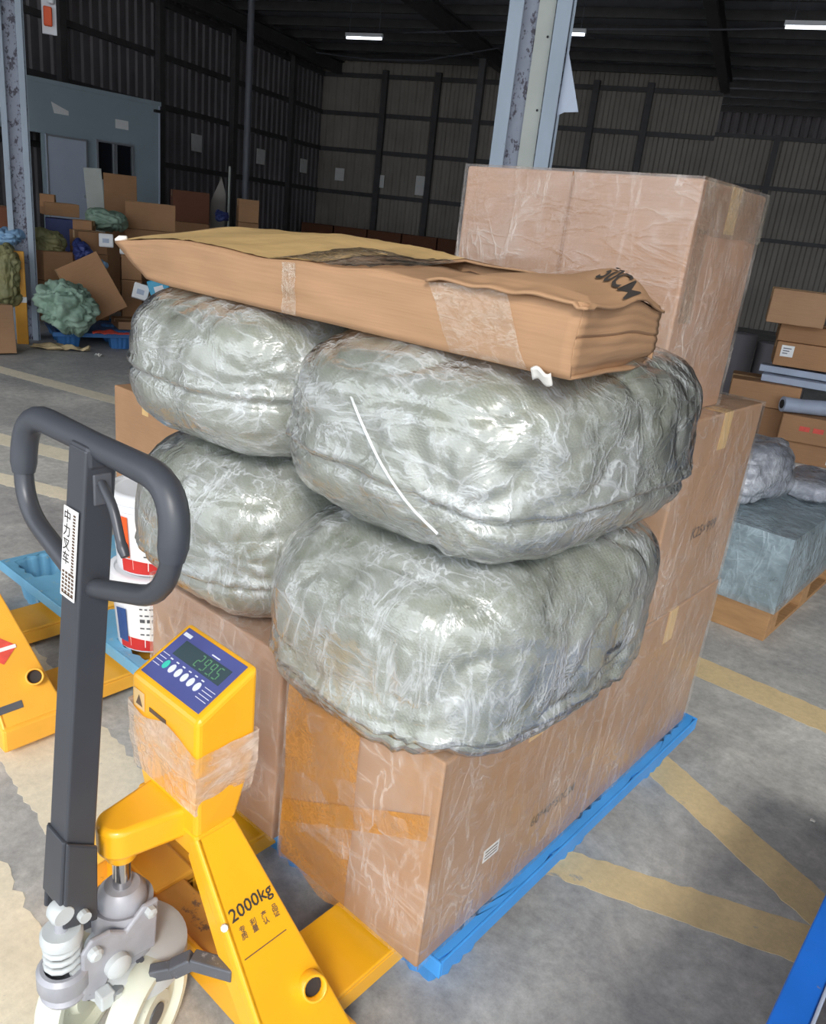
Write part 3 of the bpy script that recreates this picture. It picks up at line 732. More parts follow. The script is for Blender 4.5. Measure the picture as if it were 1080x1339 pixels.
def flap_pt(s, t_):
    p = lc_pt(lx(.76+.25*s), ly(-.03+1.02*t_), LH); p.z += .006 + .020*max(0, sin(pi*t_))*max(0, sin(pi*s))
    k_ = max(0, min(1, (t_-.34)/.28)); j_ = max(0, min(1, (1.0-t_)/.25)); p.z += .017*k_*k_*(3-2*k_)*j_*max(0, min(1, (s-.45)/.25))*max(0, min(1, (1.06-s)/.2))
    if t_ < .08: p.z -= .004 - .006*(noise.noise(Vector((s*5, 0, 0))))
    if s > .93: p.z -= .006
    return p
fp = MB().grid(flap_pt, 40, 44).build('flap', card_long, t, smooth=180, solid=.004)
tx = text('50CM', 'size_print', 1.0, M['ink'], fp, (0,0,0), (1,0,0), (0,1,0), 0, bold=.02)
xs = [v_.co.x for v_ in tx.data.vertices]; xw = max(xs)
for v_ in tx.data.vertices:
    p_ = flap_pt(.74 + .24*v_.co.x/xw, .40 + .20*v_.co.y/.7); p_.z += .0062; v_.co = p_
MB().grid(lambda s, t_: Vector((.470+.032*s, -.222+.010*t_, .004-.016*t_+.004*sin(6*s))), 8, 5).build('foam_scrap', M['foam'], t, smooth=180, solid=.004)
MB().tube([(LX0-.100, -.205, .066), (LX0-.092, -.200, .070), (LX0-.080, -.19, .074)], [.005, .008, .005], 8).build('twisted_end', M['foam'], t, smooth=180)

# ------------------------------------------------------------------ weighing pallet truck
def pallet_truck(label, loc, indicator=True, yl='yellow', name='pallet_truck', sticker=False):
    t = thing(name, label, 'pallet truck', loc, 0, 'yellow pallet trucks'); Y = M[yl]
    # forks
    for s in (-1, 1):
        a, b = (.13, .29) if s > 0 else (-.29, -.13)
        f = MB().box(a, b, .17, 1.22, .078, .088).box(a, a+.012, .17, 1.22, .035, .078).box(b-.012, b, .17, 1.22, .035, .078)
        f.hexa([(a,1.22,.03),(b,1.22,.03),(b-.03,1.31,.03),(a+.03,1.31,.03),(a,1.22,.088),(b,1.22,.088),(b-.03,1.31,.06),(a+.03,1.31,.06)])
        fk = f.build('fork', Y, t, bevel=.003)
        MB().lathe([(0,-.04),(.036,-.04),(.038,-.03),(.038,.03),(.036,.04),(0,.04)], ((a+b)/2, 1.12, .038), (1,0,0), 16).build('load_roller', M['nylon'], fk, smooth=40)
        # shoe at the fork root
        sh = MB().prism([(a-.005 if s > 0 else a, .145, .03), (b+.012 if s > 0 else b, .145, .03), (b+.012 if s > 0 else b, .24, .03), (a-.005 if s > 0 else a, .24, .03)], (0,0,.075))
        sh.build('fork_shoe', M['yellow_worn'], t, bevel=.006)
    MB().box(-.30, .30, .135, .215, .052, .098).build('cross_beam', M['beam_brown'], t, bevel=.006)
    MB().box(-.30, .30, .123, .135, .030, .110).build('cross_lip', Y, t, bevel=.004)
    # sloping legs of the A-frame
    for s in (1, -1):
        T, Bx, zt, zb = .088, .352, .432, .098
        th = Vector((-.7*.03*s, 0, -.55*.03)) * 0 + Vector((-.022*s, 0, -.018))
        yf, yr0, yr1 = .085, .168, .242
        top = [Vector((s*T, yf, zt)), Vector((s*T, yr0, zt)), Vector((s*Bx, yr1, zb)), Vector((s*Bx, yf-.012, zb))]
        mb = MB().hexa([p + th for p in top] + top)
        lg = mb.build('frame_leg', Y, t, bevel=.006, seg=3)
        mb = MB()      # turned-down front cheek of the leg
        mb.prism([(s*T, yf+.001, zt), (s*Bx, yf-.011, zb), (s*(Bx-.02), yf-.011, .04), (s*(T+.10), yf-.005, .20), (s*(T-.02), yf, zt-.05)], (0, .012, 0))
        mb.build('leg_cheek', Y, t, bevel=.003)
        MB().box(min(s*.285, s*.36), max(s*.285, s*.36), .07, .25, .03, .10).build('leg_foot', M['yellow_worn'], t, bevel=.008)
        # pivot stub
        c = Vector((s*.285, .190, .182)); nn = Vector((.785*s, -.30, .54)).normalized()
        mb = MB().tube([c-nn*.03, c+nn*.030], .021, 18, caps=False); st = mb.build('pivot_stub', Y, t, smooth=60, solid=.005)
        MB().tube([c-nn*.03, c+nn*.012], .017, 16).build('bore', M['dark'], st, smooth=40)
        if s > 0:
            for (k, z) in ((.36, 0), (.78, 0)):
                p = top[0].lerp(top[3], k); MB().lathe([(0,.006),(.006,.006),(.007,0)], p, (.6,-.5,.6), 8).build('screw', M['foam'], lg)
            e1 = (top[1]-top[0]).normalized(); dn = (top[3]-top[0]).normalized(); nr = e1.cross(-dn).normalized()
            if indicator:
                o = top[0] + dn*.155 + e1*.020
                text('2000kg', 'capacity_print', .031, M['ink'], lg, o - e1*.006, e1*1.0 + dn*-.05, -dn, .0012)
                for k, wd in enumerate(('专质', '利量', '产认', '品证')):
                    text('\n'.join(wd), 'small_print', .0125, M['ink_faint'], lg, o + dn*.022 + e1*(.002+.023*k), e1, -dn, .0010, space=.9)
                rl = MB().obox(o + dn*.062 + e1*.04 + nr*.0008, e1*.045, dn*.0008, nr*.0004); rl.build('rule', M['ink_faint'], lg)
            if sticker:
                o = top[0].lerp(top[3], .52) + e1*.050
                MB().add([o + e1*.045 + nr*.0015, o - dn*.04 + nr*.0015, o - e1*.045 + nr*.0015, o + dn*.04 + nr*.0015], [(0,1,2,3)]).build('sticker', M['red_sticker'], lg, solid=.001)
                MB().obox(o + nr*.0025, e1*.042, dn*.005, nr*.0004).build('sticker_band', M['paper'], lg)
                o = top[3] - dn*.05 + e1*.03
                MB().obox(o + nr*.0015, e1*.035, dn*.010, nr*.0005).build('rating_plate', M['lever'], lg)
    # head and arm over the lift rod
    MB().box(-.092, .092, .085, .165, .385, .435).build('head_plate', Y, t, bevel=.006)
    arm = [(-.05, .10), (.05, .10)] + [(.05*cos(a), -.004+.05*sin(a)) for a in [-k*pi/12 for k in range(13)]]
    MB().prism([(x, y, .408) for x, y in [(-.058,.10)] + [(-.038*cos(k*pi/12), -.002-.038*sin(k*pi/12)) for k in range(13)] + [(.058,.10)]], (0,0,.062)).build('lift_arm', Y, t, bevel=.010, seg=3, smooth=40)
    MB().lathe([(0,.388),(.024,.388),(.027,.394),(.027,.410)], (0,0,0), n=20).build('rod_cap', Y, t, smooth=40)
    MB().tube([(-.055,.06,.385), (-.085,.045,.365), (-.10,.04,.33)], .008, 8).build('link_rod', M['pump'], t)
    MB().lathe([(.0155,.27),(.0155,.40)], n=20).build('lift_rod', M['chrome'], t, smooth=40)
    # pump
    pm = MB().lathe([(.010,.326),(.030,.326),(.040,.314),(.042,.290),(.052,.296),(.052,.17),(0,.17)], n=28).build('pump_body', M['pump'], t, smooth=35)
    MB().prism([(.046,-.05,.215),(.046,.03,.205),(.046,.037,.310),(.046,.010,.310),(.046,-.025,.280),(.046,-.052,.300),(.046,-.085,.305),(.046,-.102,.285),(.046,-.105,.185),(.046,-.075,.170)], (.010,0,0)).build('bracket_plate', M['pump'], t, bevel=.004)
    MB().prism([(-.056,-.05,.215),(-.056,.03,.205),(-.056,.037,.310),(-.056,-.025,.280),(-.056,-.052,.300),(-.056,-.085,.305),(-.056,-.102,.285),(-.056,-.105,.185),(-.056,-.075,.170)], (.010,0,0)).build('bracket_plate', M['pump'], t, bevel=.004)
    MB().lathe([(0,.0),(.012,.0),(.012,.010),(.007,.014),(0,.014)], (.056,-.083,.280), (1,0,0), 12).build('pivot_bolt', M['pump_light'], t)
    MB().lathe([(0,.0),(.010,.0),(.010,.010),(0,.012)], (.056,.018,.296), (1,0,0), 6).build('pivot_bolt', M['pump_light'], t)
    MB().lathe([(0,-.06),(.022,-.06),(.022,.018),(.012,.026),(0,.026)], (.05,-.045,.225), (1,0,0), 18).build('valve_cam', M['pump_light'], t, smooth=40)
    MB().box(.055, .08, -.085, -.06, .165, .195).build('valve_nut', M['pump_light'], t, bevel=.003)
    MB().tube([(.075,-.055,.15), (.075,-.055,.19)], .011, 10).build('valve_screw', M['chrome'], t, smooth=40)
    MB().lathe([(0,.192),(.085,.192),(.098,.186),(.098,.150),(.080,.138),(0,.138)], (.004,.012,0), n=40).build('steer_plate', M['pump_light'], t, smooth=35)
    MB().lathe([(0,.0),(.007,.0),(.007,.003),(0,.003)], (.055,-.0,.1925), n=10).build('grease_plug', M['lever'], t)
    # spring plunger before the pump
    sx, sy = .022, -.118
    MB().lathe([(0,.212),(.038,.212),(.042,.219),(.042,.248),(.036,.254),(.030,.254)], (sx,sy,0), n=24).build('spring_cup', M['pump'], t, smooth=40)
    MB().lathe([(0,.192),(.034,.192),(.038,.200),(.030,.212)], (sx,sy,0), n=24).build('spring_seat', M['pump'], t, smooth=40)
    MB().tube([(sx+.026*cos(k*pi/6), sy+.026*sin(k*pi/6), .252+k*.0013) for k in range(46)], .0052, 8).build('spring', M['pump_light'], t, smooth=60)
    MB().lathe([(0,.330),(.029,.330),(.033,.325),(.033,.311),(.0,.311)], (sx,sy,0), n=20).build('spring_cap', M['pump_light'], t, smooth=40)
    MB().lathe([(0,.355),(.009,.352),(.011,.330)], (sx,sy,0), n=12).build('plunger', M['pump'], t, smooth=40)
    MB().lathe([(0,-.014),(.016,-.014),(.019,-.009),(.019,.009),(.016,.014),(0,.014)], (sx,sy,.366), (1,0,0), 18).build('plunger_roller', M['pump_light'], t, smooth=40)
    # steering wheels
    ca, sa = cos(radians(24)), sin(radians(24))
    for s in (-1, 1):
        c = Vector((s*.066*ca + .018, s*.066*sa - .030, .098))
        wh = MB().lathe([(.020,-.020),(.040,-.020),(.046,-.008),(.074,-.010),(.082,-.024),(.094,-.024),(.098,-.018),(.098,.018),(.094,.024),(.082,.024),(.074,.010),(.046,.008),(.040,.020),(.020,.020)], c, (ca,sa,0), 40).build('steer_wheel', M['nylon'], t, smooth=35)
        MB().lathe([(0,-.023),(.020,-.023),(.020,.023),(0,.023)], c, (ca,sa,0), 18).build('hub', M['lever'], wh, smooth=35)
    MB().tube([(-.10*ca+.005, -.10*sa-.035, .098), (.10*ca+.005, .10*sa-.035, .098)], .013, 12).build('axle', M['lever'], t)
    # tie lever from the steer plate to the frame
    lp = [Vector((.088,.0,.192)), Vector((.112,.028,.200)), Vector((.135,.052,.222)), Vector((.200,.088,.222))]
    mb = MB()
    for k in range(3): mb.bar(lp[k], lp[k+1]+(lp[k+1]-lp[k])*.04, .026 if k else .020, .026)
    mb.build('tie_lever', M['lever'], t, bevel=.003)
    # tiller: yoke, mast, loop, lever
    y0, z0, y1, z1 = -.098, .30, -.027, 1.118
    ax = Vector((0, y1-y0, z1-z0)).normalized(); fy = Vector((0, ax.z, -ax.y))
    def mp(x, s, q): return Vector((x, y0, z0)) + ax*s + fy*q        # s along the mast, q across it
    Lm = math.hypot(y1-y0, z1-z0)
    for s in (-1, 1):
        mb = MB().prism([mp(s*.031-.004, .035, -.026), mp(s*.031-.004, .02, .034), mp(s*.030-.004, .17, .026), mp(s*.030-.004, .20, -.026)], (.008,0,0))
        mb.build('yoke_plate', M['handle'], t, bevel=.004)
    MB().hexa([mp(-.030,.075,-.031), mp(.030,.075,-.031), mp(.030,.075,-.023), mp(-.030,.075,-.023), mp(-.028,.20,-.030), mp(.028,.20,-.030), mp(.028,.20,-.022), mp(-.028,.20,-.022)]).build('yoke_front', M['handle'], t, bevel=.003)
    MB().lathe([(0,-.046),(.010,-.046),(.010,.046),(0,.046)], mp(0,.05,.005), (1,0,0), 12).build('yoke_pin', M['pump_light'], t)
    mast = MB().hexa([mp(-.027,.12,-.025), mp(.027,.12,-.025), mp(.027,.12,.025), mp(-.027,.12,.025), mp(-.024,Lm,-.023), mp(.024,Lm,-.023), mp(.024,Lm,.023), mp(-.024,Lm,.023)]).build('mast', M['handle'], t, bevel=.004, seg=3)
    def lp3(x, z): 
        s = (z-z0)/ax.z; return mp(x, s, 0)
    top_z = 1.120
    loop = rounded_path([lp3(-.02,.915), lp3(-.204,.970), lp3(-.204,top_z), lp3(.204,top_z), lp3(.204,.970), lp3(.02,.915)], .070, 8)
    MB().tube(loop, .0145, 14).build('tiller_loop', M['handle'], t, smooth=60)
    def sub(i0, i1): return loop[i0:i1]
    m_ = len(loop)
    for part in (loop[6:20], loop[m_-20:m_-6]):
        # grip: follow the loop from the side over the top corner
        zz = [p for p in part if p.z > 1.01]
        MB().tube(zz, [.0165] + [.0195]*(len(zz)-2) + [.0165], 14).build('grip', M['grip'], t, smooth=60)
    MB().box(-.026, .026, y1-.022, y1+.022, top_z-.03, top_z+.004).build('loop_clamp', M['handle'], t, bevel=.006)
    lv = rounded_path([lp3(.026,1.072), lp3(.060,1.050), lp3(.085,1.005), lp3(.098,.990)], .02, 4)
    MB().tube(lv, [.007]*(len(lv)-3) + [.008,.008,.006], 8).build('release_lever', M['handle'], t, smooth=60)
    MB().box(.0225, .027, y1-.015, y1+.012, 1.040, 1.085).build('lever_bracket', M['lever'], t, bevel=.002)
    if indicator:
        o = lp3(-.022, .898) - fy*.0262
        lab = MB().obox(lp3(-.001,.963) - fy*.0264, (.0195,0,0), ax*.067, fy*.0006).build('service_sticker', M['paper'], t)
        big = '中力叉车'
        for k, ch in enumerate(big):
            text(ch, 'sticker_letter', .0200, M['ink'], lab, lp3(-.0185, 1.0095-.0205*k) - fy*.0272, (1,0,0), ax, .0004, bold=.012)
        mb = MB()
        for c in range(4):
            for r in range(6):
                p = lp3(-.0135+c*.0088, .934-.0058*r) - fy*.0275; mb.obox(p, (.0028,0,0), ax*.0018, fy*.0003)
        for r in range(20):
            p = lp3(.0105, 1.022-.0046*r) - fy*.0275; mb.obox(p, (.0030,0,0), ax*.0014, fy*.0003)
        for r in range(3):
            p = lp3(0, .902-.0022*r*0) - fy*.0275; mb.obox(p, (.016,0,0), ax*.0008, fy*.0003)
        mb.build('fine_print', M['ink_faint'], lab)['kind'] = 'stuff'
        # weight indicator
        x0, x1, yf, yr = -.105, .094, .083, .203; zf, zr, zm, zb = .666, .728, .545, .425
        fr_b = [(x0+.035,yf+.004,zb), (x1-.004,yf+.004,zb), (x1-.008,yr-.03,zb), (x0+.035,yr-.03,zb)]
        mid = [(x0,yf,zm), (x1,yf,zm), (x1,yr,zm), (x0,yr,zm)]
        tp_ = [(x0,yf,zf), (x1,yf,zf), (x1,yr,zr), (x0,yr,zr)]
        hs = MB().add(fr_b+mid+tp_, [(3,2,1,0),(8,9,10,11)] + [(i, (i+1) % 4, 4+(i+1) % 4, 4+i) for i in range(4)] + [(4+i, 4+(i+1) % 4, 8+(i+1) % 4, 8+i) for i in range(4)])
        hs = hs.build('indicator_housing', Y, t, bevel=.010, seg=3)
        e1 = Vector((1,0,0)); e2 = (Vector(tp_[3])-Vector(tp_[0])).normalized(); nr = e1.cross(e2)
        ctr = (Vector(tp_[0])+Vector(tp_[2]))/2 + nr*.0008
        W, Hh = (x1-x0)/2, (Vector(tp_[3])-Vector(tp_[0])).length/2
        pan = MB().obox(ctr, e1*(W-.015), e2*(Hh-.013), nr*.0010).build('display_panel', M['disp'], hs)
        lc = ctr + e2*.016 + e1*.004 + nr*.0014
        lcd = MB().obox(lc, e1*.066, e2*.0165, nr*.0005).build('display_window', M['lcd'], pan)
        segs = {'2':'abged','9':'abcdfg','5':'acdfg'}
        mb = MB(); dw, dh = .0085, .0115
        for k, ch in enumerate('2995'):
            cx = lc + e1*(-.006+k*.0175) + nr*.0008
            for sg in segs[ch]:
                h_ = {'a':(0,1),'g':(0,0),'d':(0,-1)}.get(sg)
                if h_: mb.obox(cx + e2*dh*h_[1] + e1*.0012*h_[1], e1*dw*.42, e2*.0010, nr*.0003)
                else:
                    sx_ = 1 if sg in 'bc' else -1; sy_ = 1 if sg in 'bf' else -1
                    mb.obox(cx + e1*dw*.52*sx_ + e2*dh*.5*sy_, e1*.0010, e2*dh*.42, nr*.0003)
            if k == 2: mb.obox(cx + e1*.0068 - e2*dh, e1*.001, e2*.001, nr*.0003)
        mb.build('digits', M['digit'], lcd)['kind'] = 'stuff'
        for k in range(6):
            c = ctr + e1*(-.052+.0182*k) - e2*.0215 + nr*.0012
            bt = MB().lathe([(.0075,0),(.0075,.0012),(0,.0016)], c, nr, 18)
            for vtx in bt.v:
                dlt = vtx-c; vtx += e2*dlt.dot(e2)*.18 - e1*dlt.dot(e1)*.18
            b_ = bt.build('button', M['btn_green'] if k == 0 else M['btn'], pan, smooth=40)
        mb = MB()
        for k in range(6): mb.obox(ctr + e1*(-.053+.0182*k) - e2*.0080 + nr*.0014, e1*.0035, e2*.0011, nr*.0003)
        for k in range(4): mb.obox(ctr + e1*(-.072) - e2*(.006+.008*k) + nr*.0014, e1*.010, e2*.0005, nr*.0003)
        for k in range(4): mb.obox(ctr + e1*(.066) - e2*(.014+.007*k) + nr*.0014, e1*.014, e2*.0005, nr*.0003)
        mb.obox(ctr + e1*.018 + e2*.0375 + nr*.0014, e1*.011, e2*.0011, nr*.0003)
        mb.build('panel_marks', M['btn'], pan)['kind'] = 'stuff'
        MB().obox(ctr - e1*.070 + e2*.0415 + nr*.0014, e1*.0105, e2*.0035, nr*.0003).build('maker_mark', M['btn'], pan)
        # warning strip and film round the housing
        MB().box(x0+.012, x0+.045, yf-.0014, yf-.0006, zf-.058, zf-.022).build('warning_sign', M['tape'], hs)
        MB().prism([(x0+.019, yf-.0020, zf-.051), (x0+.039, yf-.0020, zf-.051), (x0+.029, yf-.0020, zf-.030)], (0,.0004,0)).build('warning_triangle', M['ink_faint'], hs)
        MB().box(x0+.060, x0+.110, yf-.0014, yf-.0006, zf-.048, zf-.040).build('warning_line', M['ink_faint'], hs)
        fm = MB(); ring = [(x0-.003,yf-.004), (x1+.004,yf-.004), (x1+.004,yr+.003), (x0-.003,yr+.003)]
        for k in range(4):
            a, b = Vector(ring[k]), Vector(ring[(k+1) % 4])
            def fn(s, t_, a=a, b=b):
                p = a.lerp(b, s); q = Vector((p.x*30, p.y*30, t_*9)); m2 = noise.noise(q)*.0025
                z = .478 + (.135 + .010*sin(5*p.x*8+1))*t_; c_ = Vector((-.005, .14)); d = (p-c_); k_ = 1 - max(0, (zm-z)/(zm-zb))*.16
                pp = c_ + d*(k_) + d.normalized()*m2
                return Vector((pp.x, pp.y, z))
            fm.grid(fn, 16, 12)
        fm.build('film_wrap', M['film_wrap'], hs, smooth=180)
    return t
pallet_truck('yellow weighing pallet truck with digital indicator under the loaded pallet', (-1.0, .55, 0))
pallet_truck('worn yellow pallet truck with red diamond sticker at the left edge', (-2.2075, .626, 0), indicator=False, yl='yellow_worn', sticker=True)

# ------------------------------------------------------------------ second pallet with paint buckets
nine_foot_pallet('dusty pale blue plastic pallet with two paint buckets on it', (-2.30, 1.66, 0), .93, 1.15, M['pallet_dusty'])
def bucket(label, loc, rz, bail=True, seed=0):
    t = thing('paint_bucket', label, 'bucket', loc, rz, 'paint buckets'); H_ = .235
    R0, R1 = .108, .126
    MB().lathe([(0,0),(R0-.004,0),(R0,.006),(R1-.003,H_-.035),(R1+.004,H_-.035),(R1+.004,H_-.020),(R1,H_-.018),(R1,H_),(R1-.006,H_)], n=40).build('pail', M['white_plastic'], t, smooth=35)
    lid = MB().lathe([(R1+.008,H_-.012),(R1+.008,H_+.010),(R1+.002,H_+.014),(R1-.010,H_+.014),(R1-.014,H_+.006),(0,H_+.006)], n=40).build('lid', M['white_plastic'], t, smooth=35)
    def patch(nm, m, a0, a1, z0, z1, e=.0012, wave=0.0):
        def fn(s, t_):
            a = a0+(a1-a0)*s; z = z0+(z1-z0)*t_ + wave*sin(3*a)*t_; r = R0+(R1-R0)*z/(H_-.035)+e; return Vector((r*cos(a), r*sin(a), z))
        return MB().grid(fn, 14, 6).build(nm, m, t, smooth=180)
    patch('label_white', M['paper'], -1.55, .35, .02, .185)
    patch('label_base', M['red'], -1.9, 1.2, .008, .045, .0018, .006)
    patch('label_side', M['red'], .20, .50, .02, .185, .0020)
    patch('label_orange', M['orange'], -1.95, -1.62, .055, .185, .0020) if seed == 0 else patch('label_figure', M['navy'], -1.98, -1.62, .03, .135, .0020, .01)
    patch('label_rule', M['red'], -1.35, -.05, .170, .176, .0024)
    mb = MB()
    random.seed(3+seed)
    for r in range(5):
        a = -1.25
        while a < -.15:
            wa = random.uniform(.05, .14); z = .152-r*.022
            def fn(s, t_, a=a, wa=wa, z=z):
                aa = a+wa*s; zz = z+(.012 if r == 2 else .005)*t_; rr = R0+(R1-R0)*zz/(H_-.035)+.0026; return Vector((rr*cos(aa), rr*sin(aa), zz))
            mb.grid(fn, 2, 1); a += wa+.05
    mb.build('label_print', M['lever'], t)['kind'] = 'stuff'
    if bail:
        pts = [((R1+.006)*cos(k*pi/16), -.02, H_+.01+.085*sin(k*pi/16)) for k in range(17)]
        MB().tube(pts, .003, 6).build('bail_handle', M['white_plastic'], t)
    for s in (-1, 1): MB().box(s*(R1+.006)-.008, s*(R1+.006)+.008, -.014, .014, H_-.045, H_-.02).build('bail_lug', M['white_plastic'], t, bevel=.003)
    return t
bucket('white paint bucket with red base band standing on the pale blue pallet', (-1.975, 1.215, .149), radians(20), bail=False, seed=1)
bucket('white paint bucket with orange label stacked on the other bucket', (-1.978, 1.220, .149+.250), radians(24), bail=True, seed=0)

# cartons on the floor behind that pallet
carton('plain tall carton on the floor behind the pale blue pallet', (.55,.45,.56), (-3.28, 2.20, 0), 0, 0, 'cartons on the floor beyond the pallet', tape='tape', tape_dir='y')
carton('small carton on the pale blue pallet, half hidden by the left sacks', (.36,.36,.38), (-2.50, 1.98, .149), .15, 3, 'cartons on the floor beyond the pallet')

# ------------------------------------------------------------------ blue steel trolley frame at the right edge
t = thing('steel_trolley', 'bright blue steel trolley rail with chipped paint in the lower right corner', 'trolley', (.345, 1.20, 0), radians(1.2))
for s in (-1, 1):
    x = s*.39; f = lambda a, b: (min(x+s*a, x+s*b), max(x+s*a, x+s*b))
    a0, a1 = f(-.010, .045); r_ = MB().box(a0, a1, -.75, .75, .292, .300)
    a0, a1 = f(.037, .045); r_.box(a0, a1, -.75, .75, .215, .292)
    r_.build('side_rail', M['beam_blue'], t, bevel=.003)
    a0, a1 = f(-.016, -.010); MB().box(a0, a1, -.75, .75, .27, .304).build('rail_lip', M['profile'], t, bevel=.002)
    a0, a1 = f(-.095, -.040); MB().box(a0, a1, -.73, .73, .255, .285).build('inner_rail', M['beam_blue'], t, bevel=.003)
    for y in (-.62, .62):
        MB().box(x-.025, x+.025, y-.03, y+.03, .10, .225).build('caster_fork', M['lever'], t, bevel=.003)
        MB().lathe([(0,-.018),(.052,-.018),(.06,-.012),(.06,.012),(.052,.018),(0,.018)], (x, y, .06), (1,0,0), 24).build('caster_wheel', M['dark'], t, smooth=35)
for y in (-.74, .74): MB().box(-.35, .35, y-.02, y+.02, .225, .292).build('end_rail', M['beam_blue'], t, bevel=.003)
MB().box(-.355, .355, -.73, .73, .225, .235).build('tray', M['navy_crate'], t)

# ------------------------------------------------------------------ wrapped goods on a wooden pallet, right
def wooden_pallet(label, x0, x1, y0, y1, h=.13):
    t = thing('wooden_pallet', label, 'pallet', ((x0+x1)/2, (y0+y1)/2, 0)); w, l = x1-x0, y1-y0
    for k in range(7):
        y = -l/2 + .05 + (l-.10)*k/6
        MB().box(-w/2, w/2, y-.045, y+.045, h-.018, h).build('deck_board', M['wood'], t, bevel=.002)
    for s in (-1, 0, 1):
        x = s*(w/2-.045)
        MB().box(x-.045, x+.045, -l/2, l/2, h-.036, h-.018).build('stringer_board', M['wood'], t, bevel=.002)
        MB().box(x-.045, x+.045, -l/2, l/2, 0, .018).build('bottom_board', M['wood'], t, bevel=.002)
        for r in (-1, 0, 1):
            y = r*(l/2-.06); MB().box(x-.045, x+.045, y-.06, y+.06, .018, h-.036).build('block', M['wood'], t, bevel=.002)
    MB().box(-w/2, w/2, -l/2-.012, -l/2, .0, h).build('end_board', M['wood'], t, bevel=.002)
    return t
wooden_pallet('brown wooden pallet under the grey-green wrapped goods at the right', -1.50, -.705, 3.22, 4.25)
t = thing('wrapped_bundle', 'grey-green goods wrapped in cloudy film on the wooden pallet', 'bundle', (-1.10, 3.72, .13), 0, 'film-wrapped goods at the right')
for k in range(5):
    random.seed(k); e = random.uniform(-.01, .012)
    MB().box(-.38+e, .385+e, -.48+e, .50, k*.062, k*.062+.058).build('layer', M['film_goods'], t, bevel=.008)
wrap_grid(MB(), .80, 1.02, .315, .008, 24, 21.0, .016).build('film_cover', M['film_blue'], t, smooth=180)
sack('lumpy grey bundle in glossy film on top of the wrapped goods', (-1.135, 3.62, .452), (.235, .30, .135), m='film_goods2', film='film_grey', e=4.0, n=30, seed=31, lump=.03, crease=.02, name='wrapped_bundle', group='film-wrapped goods at the right', cat='bundle')
sack('flat pale bundle in film at the right rear of the wrapped goods', (-.86, 3.98, .452), (.12, .22, .05), m='film_goods2', film='film_grey', e=4.0, n=20, seed=35, lump=.01, crease=.01, name='wrapped_bundle', group='film-wrapped goods at the right', cat='bundle')

# ------------------------------------------------------------------ stock on the far right
def stock(x0, yb, wpx, hpx, d, dep, label, m=0, rz=BANG, z=None, wm=None, hm=None, tape='tape', group='cartons stacked at the far right', rot=None, **kw):
    """carton whose front lower left corner is seen at (x0, yb) at distance d"""
    c = at(x0, yb, d); k = ppm(x0, yb, d); w = wm or wpx/k; h = hm or hpx/k
    if z is not None: c.z = z
    e1 = Vector((cos(rz), sin(rz), 0)); e2 = Vector((-sin(rz), cos(rz), 0))
    loc = c + e1*w/2 + e2*dep/2
    return carton(label, (w, dep, h), loc, rz, m, group, tape=tape, rot=(rot[0], rot[1], rz) if rot else None, **kw), (w, dep, h)
RS = 5.5
nine_foot_pallet('deep blue plastic pallet under the cartons at the far right', Vector((-1.30, 5.45, 0)) + U*.52 + V*.42, 1.15, 1.0, M['pallet_dark'], rz=BANG)
c1, d1 = stock(1034, 628, 110, 30, RS-.05, .55, 'white and brown printed carton lowest on the deep blue pallet', 'paper', z=.149, hm=.125, wm=.60)
c1b, _ = stock(988, 618, 40, 30, RS+.08, .5, 'plain carton low on the left of the far right stack', 1, z=.149, hm=.123, wm=.22)
c2, d2 = stock(1011, 600, 110, 40, RS, .5, 'carton with a blue-printed white label in the far right stack', 1, z=.276, hm=.134, wm=.64)
c2b, _ = stock(986, 578, 27, 36, RS+.10, .45, 'narrow plain carton left of the labelled carton', 4, z=.274, hm=.300, wm=.13)
c3, d3 = stock(1016, 572, 110, 46, RS-.04, .5, 'carton with faded red print below the film roll', 1, z=.412, hm=.165, wm=.62)
c4, d4 = stock(950, 526, 90, 34, RS+.06, .42, 'long flat carton under the grey profiles', 1, z=.579, hm=.150, wm=.42)
c5, d5 = stock(1008, 482, 90, 34, RS+.16, .40, 'carton with a square white label above the grey profiles', 1, z=.840, hm=.150, wm=.50)
c6, d6 = stock(1015, 448, 80, 26, RS+.18, .38, 'carton between the labelled carton and the small top one', 4, z=.992, hm=.108, wm=.46)
c7, d7 = stock(1001, 421, 68, 46, RS+.08, .34, 'small pale carton on top of the far right stack', 0, z=1.102, hm=.205, wm=.33)
def front_label(root, dims, x0, x1, z0, z1, name, m, lines=True, lm='lever'):
    w, d, h = dims; y = -d/2-.0012
    o = MB().box(x0, x1, y-.0008, y, z0, z1).build(name, M[m], root)
    if lines:
        mb = MB()
        for k in range(3):
            z = z0+(z1-z0)*(.25+.22*k); MB().box(x0+(x1-x0)*.15, x0+(x1-x0)*(.55+.12*k), y-.0014, y-.0009, z, z+(z1-z0)*.09).build('print_line', M[lm], o)
    return o
front_label(c5, d5, -.22, -.145, .06, .13, 'shipping_label', 'paper')
front_label(c2, d2, -.02, .20, .02, .10, 'shipping_label', 'paper', lm='navy')
for k in range(3): front_label(c1, d1, -.20+k*.16, -.11+k*.16, .015, .105, 'brown_patch', 'rust_box', False)
for k in range(4): front_label(c3, d3, -.20+k*.08, -.14+k*.08, .075, .105, 'red_print', 'red_sticker', False)
